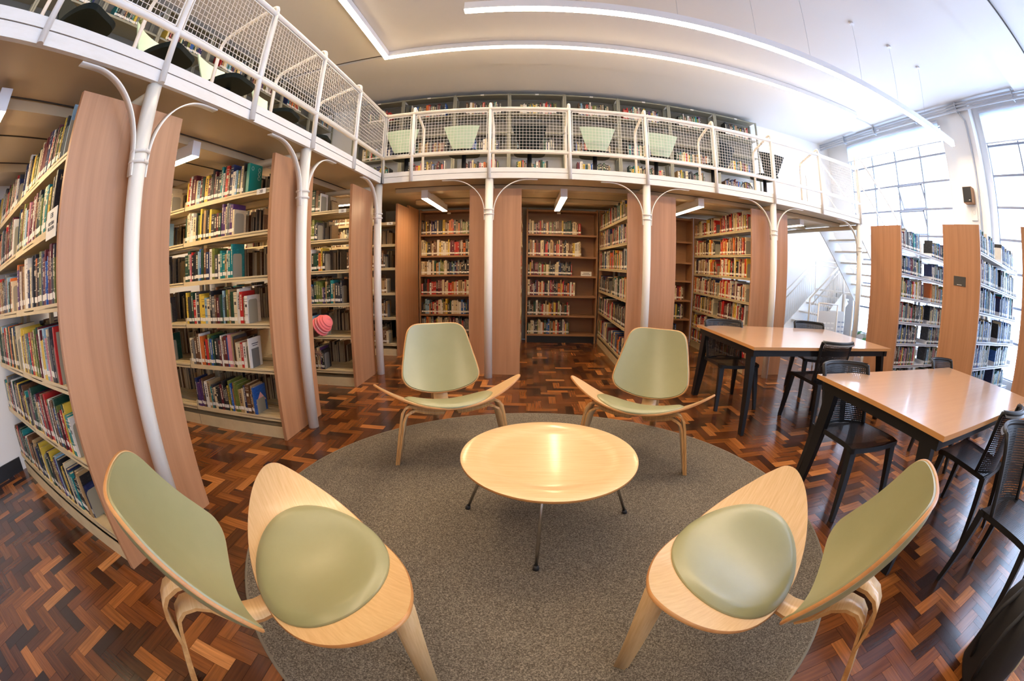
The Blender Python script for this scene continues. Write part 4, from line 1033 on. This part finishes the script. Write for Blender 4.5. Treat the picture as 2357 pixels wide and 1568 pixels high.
# ---------------------------------------------------------------- the person between the left bookcases
def person():
    t = thing('person', 'person in a pink knitted beanie crouching between the left bookcases', 'person', (-2.0, 3.5, 0))
    J = dict(pel=(-.58, 0, .30, .14), sp1=(-.52, 0, .42, .13), sp2=(-.42, 0, .53, .13), ch=(-.31, 0, .61, .12), nk=(-.14, -.01, .67, .055), hd=(-.07, -.015, .70, .05),
             shl=(-.31, .17, .59, .06), ell=(-.30, .24, .38, .042), wrl=(-.20, .14, .47, .028), shr=(-.31, -.17, .59, .06), elr=(-.30, -.24, .38, .042), wrr=(-.20, -.14, .47, .028),
             hil=(-.56, .10, .29, .095), knl=(-.24, .16, .40, .065), anl=(-.36, .14, .09, .042), tol=(-.24, .16, .04, .035),
             hir=(-.56, -.10, .29, .095), knr=(-.24, -.16, .40, .065), anr=(-.36, -.14, .09, .042), tor=(-.24, -.16, .04, .035))
    Ed = [('pel', 'sp1'), ('sp1', 'sp2'), ('sp2', 'ch'), ('ch', 'nk'), ('nk', 'hd'), ('ch', 'shl'), ('shl', 'ell'), ('ell', 'wrl'), ('ch', 'shr'), ('shr', 'elr'), ('elr', 'wrr'), ('pel', 'hil'), ('hil', 'knl'), ('knl', 'anl'), ('anl', 'tol'), ('pel', 'hir'), ('hir', 'knr'), ('knr', 'anr'), ('anr', 'tor')]
    ks = list(J); me = bpy.data.meshes.new('body'); me.from_pydata([J[k][:3] for k in ks], [(ks.index(a), ks.index(c)) for a, c in Ed], [])
    me.materials.append(M['cloth']); o = bpy.data.objects.new('body', me); C.objects.link(o); o.parent = t
    md = o.modifiers.new('skin', 'SKIN'); 
    for i, k in enumerate(ks): me.skin_vertices[0].data[i].radius = (J[k][3], J[k][3])
    me.skin_vertices[0].data[0].use_root = True
    o.modifiers.new('sub', 'SUBSURF').levels = 2; o.modifiers['sub'].render_levels = 2
    # head: up axis tilted towards +x and -y, face looks down-left
    up = Vector((.80, .10, .55)).normalized(); fw = Vector((-.35, -.85, -.35)); fw = (fw-up*fw.dot(up)).normalized(); sd = up.cross(fw)
    hc = Vector((.03, -.02, .735)); X = Matrix.Translation(hc) @ Matrix((( -sd.x, fw.x, up.x, 0), (-sd.y, fw.y, up.y, 0), (-sd.z, fw.z, up.z, 0), (0, 0, 0, 1)))
    b = MB(); V = []; nu, nv = 24, 16
    for j in range(nv+1):
        ph = PI*j/nv
        for i in range(nu):
            a = 2*PI*i/nu; x, y, z = math.sin(ph)*math.cos(a), math.sin(ph)*math.sin(a), math.cos(ph)
            w = 1-.22*max(0, -z)
            px, py, pz = x*.074*w, y*.093*w+(.008 if z < -.2 and y > 0 else 0), z*.115
            if y > .8 and -.35 < z < .05 and abs(x) < .25: py += .022*(1-abs(x)/.25)      # nose
            if y > .7 and .05 < z < .25 and .2 < abs(x) < .55: py -= .008                 # eye sockets
            V.append((px, py, pz))
    b.add(V, [(j*nu+i, (j+1)*nu+i, (j+1)*nu+(i+1) % nu, j*nu+(i+1) % nu) for j in range(nv) for i in range(nu)], 'skin', True, X)
    for s in (-1, 1): b.lathe([(0, .012), (.012, .008), (.018, 0), (.012, -.02), (0, -.025)], 'skin', 10, tuple(Vector((s*.076, -.005, -.01)))) if False else b.add([(s*.072, .005, .02), (s*.088, -.012, .018), (s*.088, -.014, -.02), (s*.072, .004, -.03)], [(0, 1, 2, 3)], 'skin', True, X)
    hd = b.build('head', t)
    b = MB()
    for s in (-1, 1):
        b = MB(); b.add([(s*.032+dx, .088, .012+dz) for dx, dz in ((-.012, 0), (0, -.005), (.012, 0), (0, .006))], [(0, 1, 2, 3)], 'eye', False, X); b.build('eye', hd)
    b = MB(); b.box((-.022, .086, -.062), (.022, .094, -.056), 'redp', X); b.build('mouth', hd)
    b = MB(); prof = []
    rows_ = 12
    for k in range(rows_+1):
        f = k/rows_; ang = f*PI/2; r_ = .105*math.cos(ang)**.75 if k < rows_ else .001; z_ = .02+.125*math.sin(ang); prof.append((r_*(1+.045*math.sin(k*2.6)), z_))
    n = 32; V = []
    for r_, z_ in prof:
        for i in range(n): a = 2*PI*i/n; V.append((r_*math.cos(a)*.84, r_*math.sin(a), z_-.012*math.sin(a)))
    b.add(V, [(j*n+i, j*n+(i+1) % n, (j+1)*n+(i+1) % n, (j+1)*n+i) for j in range(rows_) for i in range(n)], 'pink', True, X); cap = b.build('beanie', t)
    b = MB()
    for k, (r_, z_, mm) in enumerate(((.108, .022, 'pink'), (.104, .052, 'pinkl'), (.098, .078, 'pink'), (.085, .100, 'pink'), (.066, .120, 'pink'))):
        pts = [X @ Vector((r_*.85*math.cos(2*PI*i/24), r_*1.01*math.sin(2*PI*i/24), z_-.012*math.sin(2*PI*i/24))) for i in range(25)]; b.tube(pts, .009 if k % 2 == 0 else .005, mm, 8, False)
    b.build('knit_bands', cap)
    for s, w in ((1, 'wrl'), (-1, 'wrr')):                   # hands resting on a low shelf edge
        b = MB(); c = Vector(J[w][:3]); b.tube([c-Vector((.02, 0, 0)), c+Vector((.03, 0, -.005)), c+Vector((.08, 0, -.012))], [.024, .036, .030], 'skin', 10)
        for q in range(4):
            y_ = (q-1.5)*.017; L_ = (.055, .068, .072, .06)[q]; b.tube([c+Vector((.078, y_, -.012)), c+Vector((.078+L_*.5, y_*1.15, -.012)), c+Vector((.078+L_*.85, y_*1.2, -.028)), c+Vector((.078+L_, y_*1.2, -.045))], [.009, .0085, .0075, .006], 'skin', 8)
        b.tube([c+Vector((.02, -s*.03, -.005)), c+Vector((.05, -s*.055, -.015)), c+Vector((.075, -s*.06, -.03))], [.012, .010, .008], 'skin', 8); b.build('hand', t)
person()

# ---------------------------------------------------------------- backpack at the lower right
t = thing('backpack', 'black backpack with yellow scribbled print leaning on the turned chair', 'bag', (1.80, -.06, 0), .9)
b = MB(); o = smooth_closed([(-.17, -.06), (-.10, -.10), (.10, -.10), (.17, -.06), (.17, .06), (.10, .09), (-.10, .09), (-.17, .06)], 40); V = []
for z, k in ((0, .9), (.02, 1.0), (.2, 1.04), (.36, .95), (.43, .75), (.46, .4)):
    V += [(x*k, y*k, z) for x, y in o]
b.add(V, [(j*40+i, j*40+(i+1) % 40, (j+1)*40+(i+1) % 40, (j+1)*40+i) for j in range(5) for i in range(40)]+[tuple(range(39, -1, -1)), tuple(range(200, 240))], 'bag', True); b.build('body', t)
b = MB(); b.tube([(-.12, -.105, .06), (-.165, -.09, .2), (-.13, -.10, .36)], .008, 'bagw', 8); b.build('piping', t)
b = MB(); r = random.Random(8)
for k in range(7):
    x, z = -.10+r.uniform(0, .16), .06+k*.045; b.tube([(x, -.108, z), (x+r.uniform(.02, .06), -.110, z+r.uniform(-.03, .03)), (x+r.uniform(-.03, .03), -.108, z+.035)], .0035, 'bagp' if k % 3 else 'redp', 6)
b.build('print', t)
b = MB(); b.tube([(-.07, .09, .08), (-.08, .15, .2), (-.07, .13, .34), (-.06, .06, .43)], .013, 'bag', 8); b.tube([(.07, .09, .08), (.08, .15, .2), (.07, .13, .34), (.06, .06, .43)], .013, 'bag', 8); b.build('strap', t)
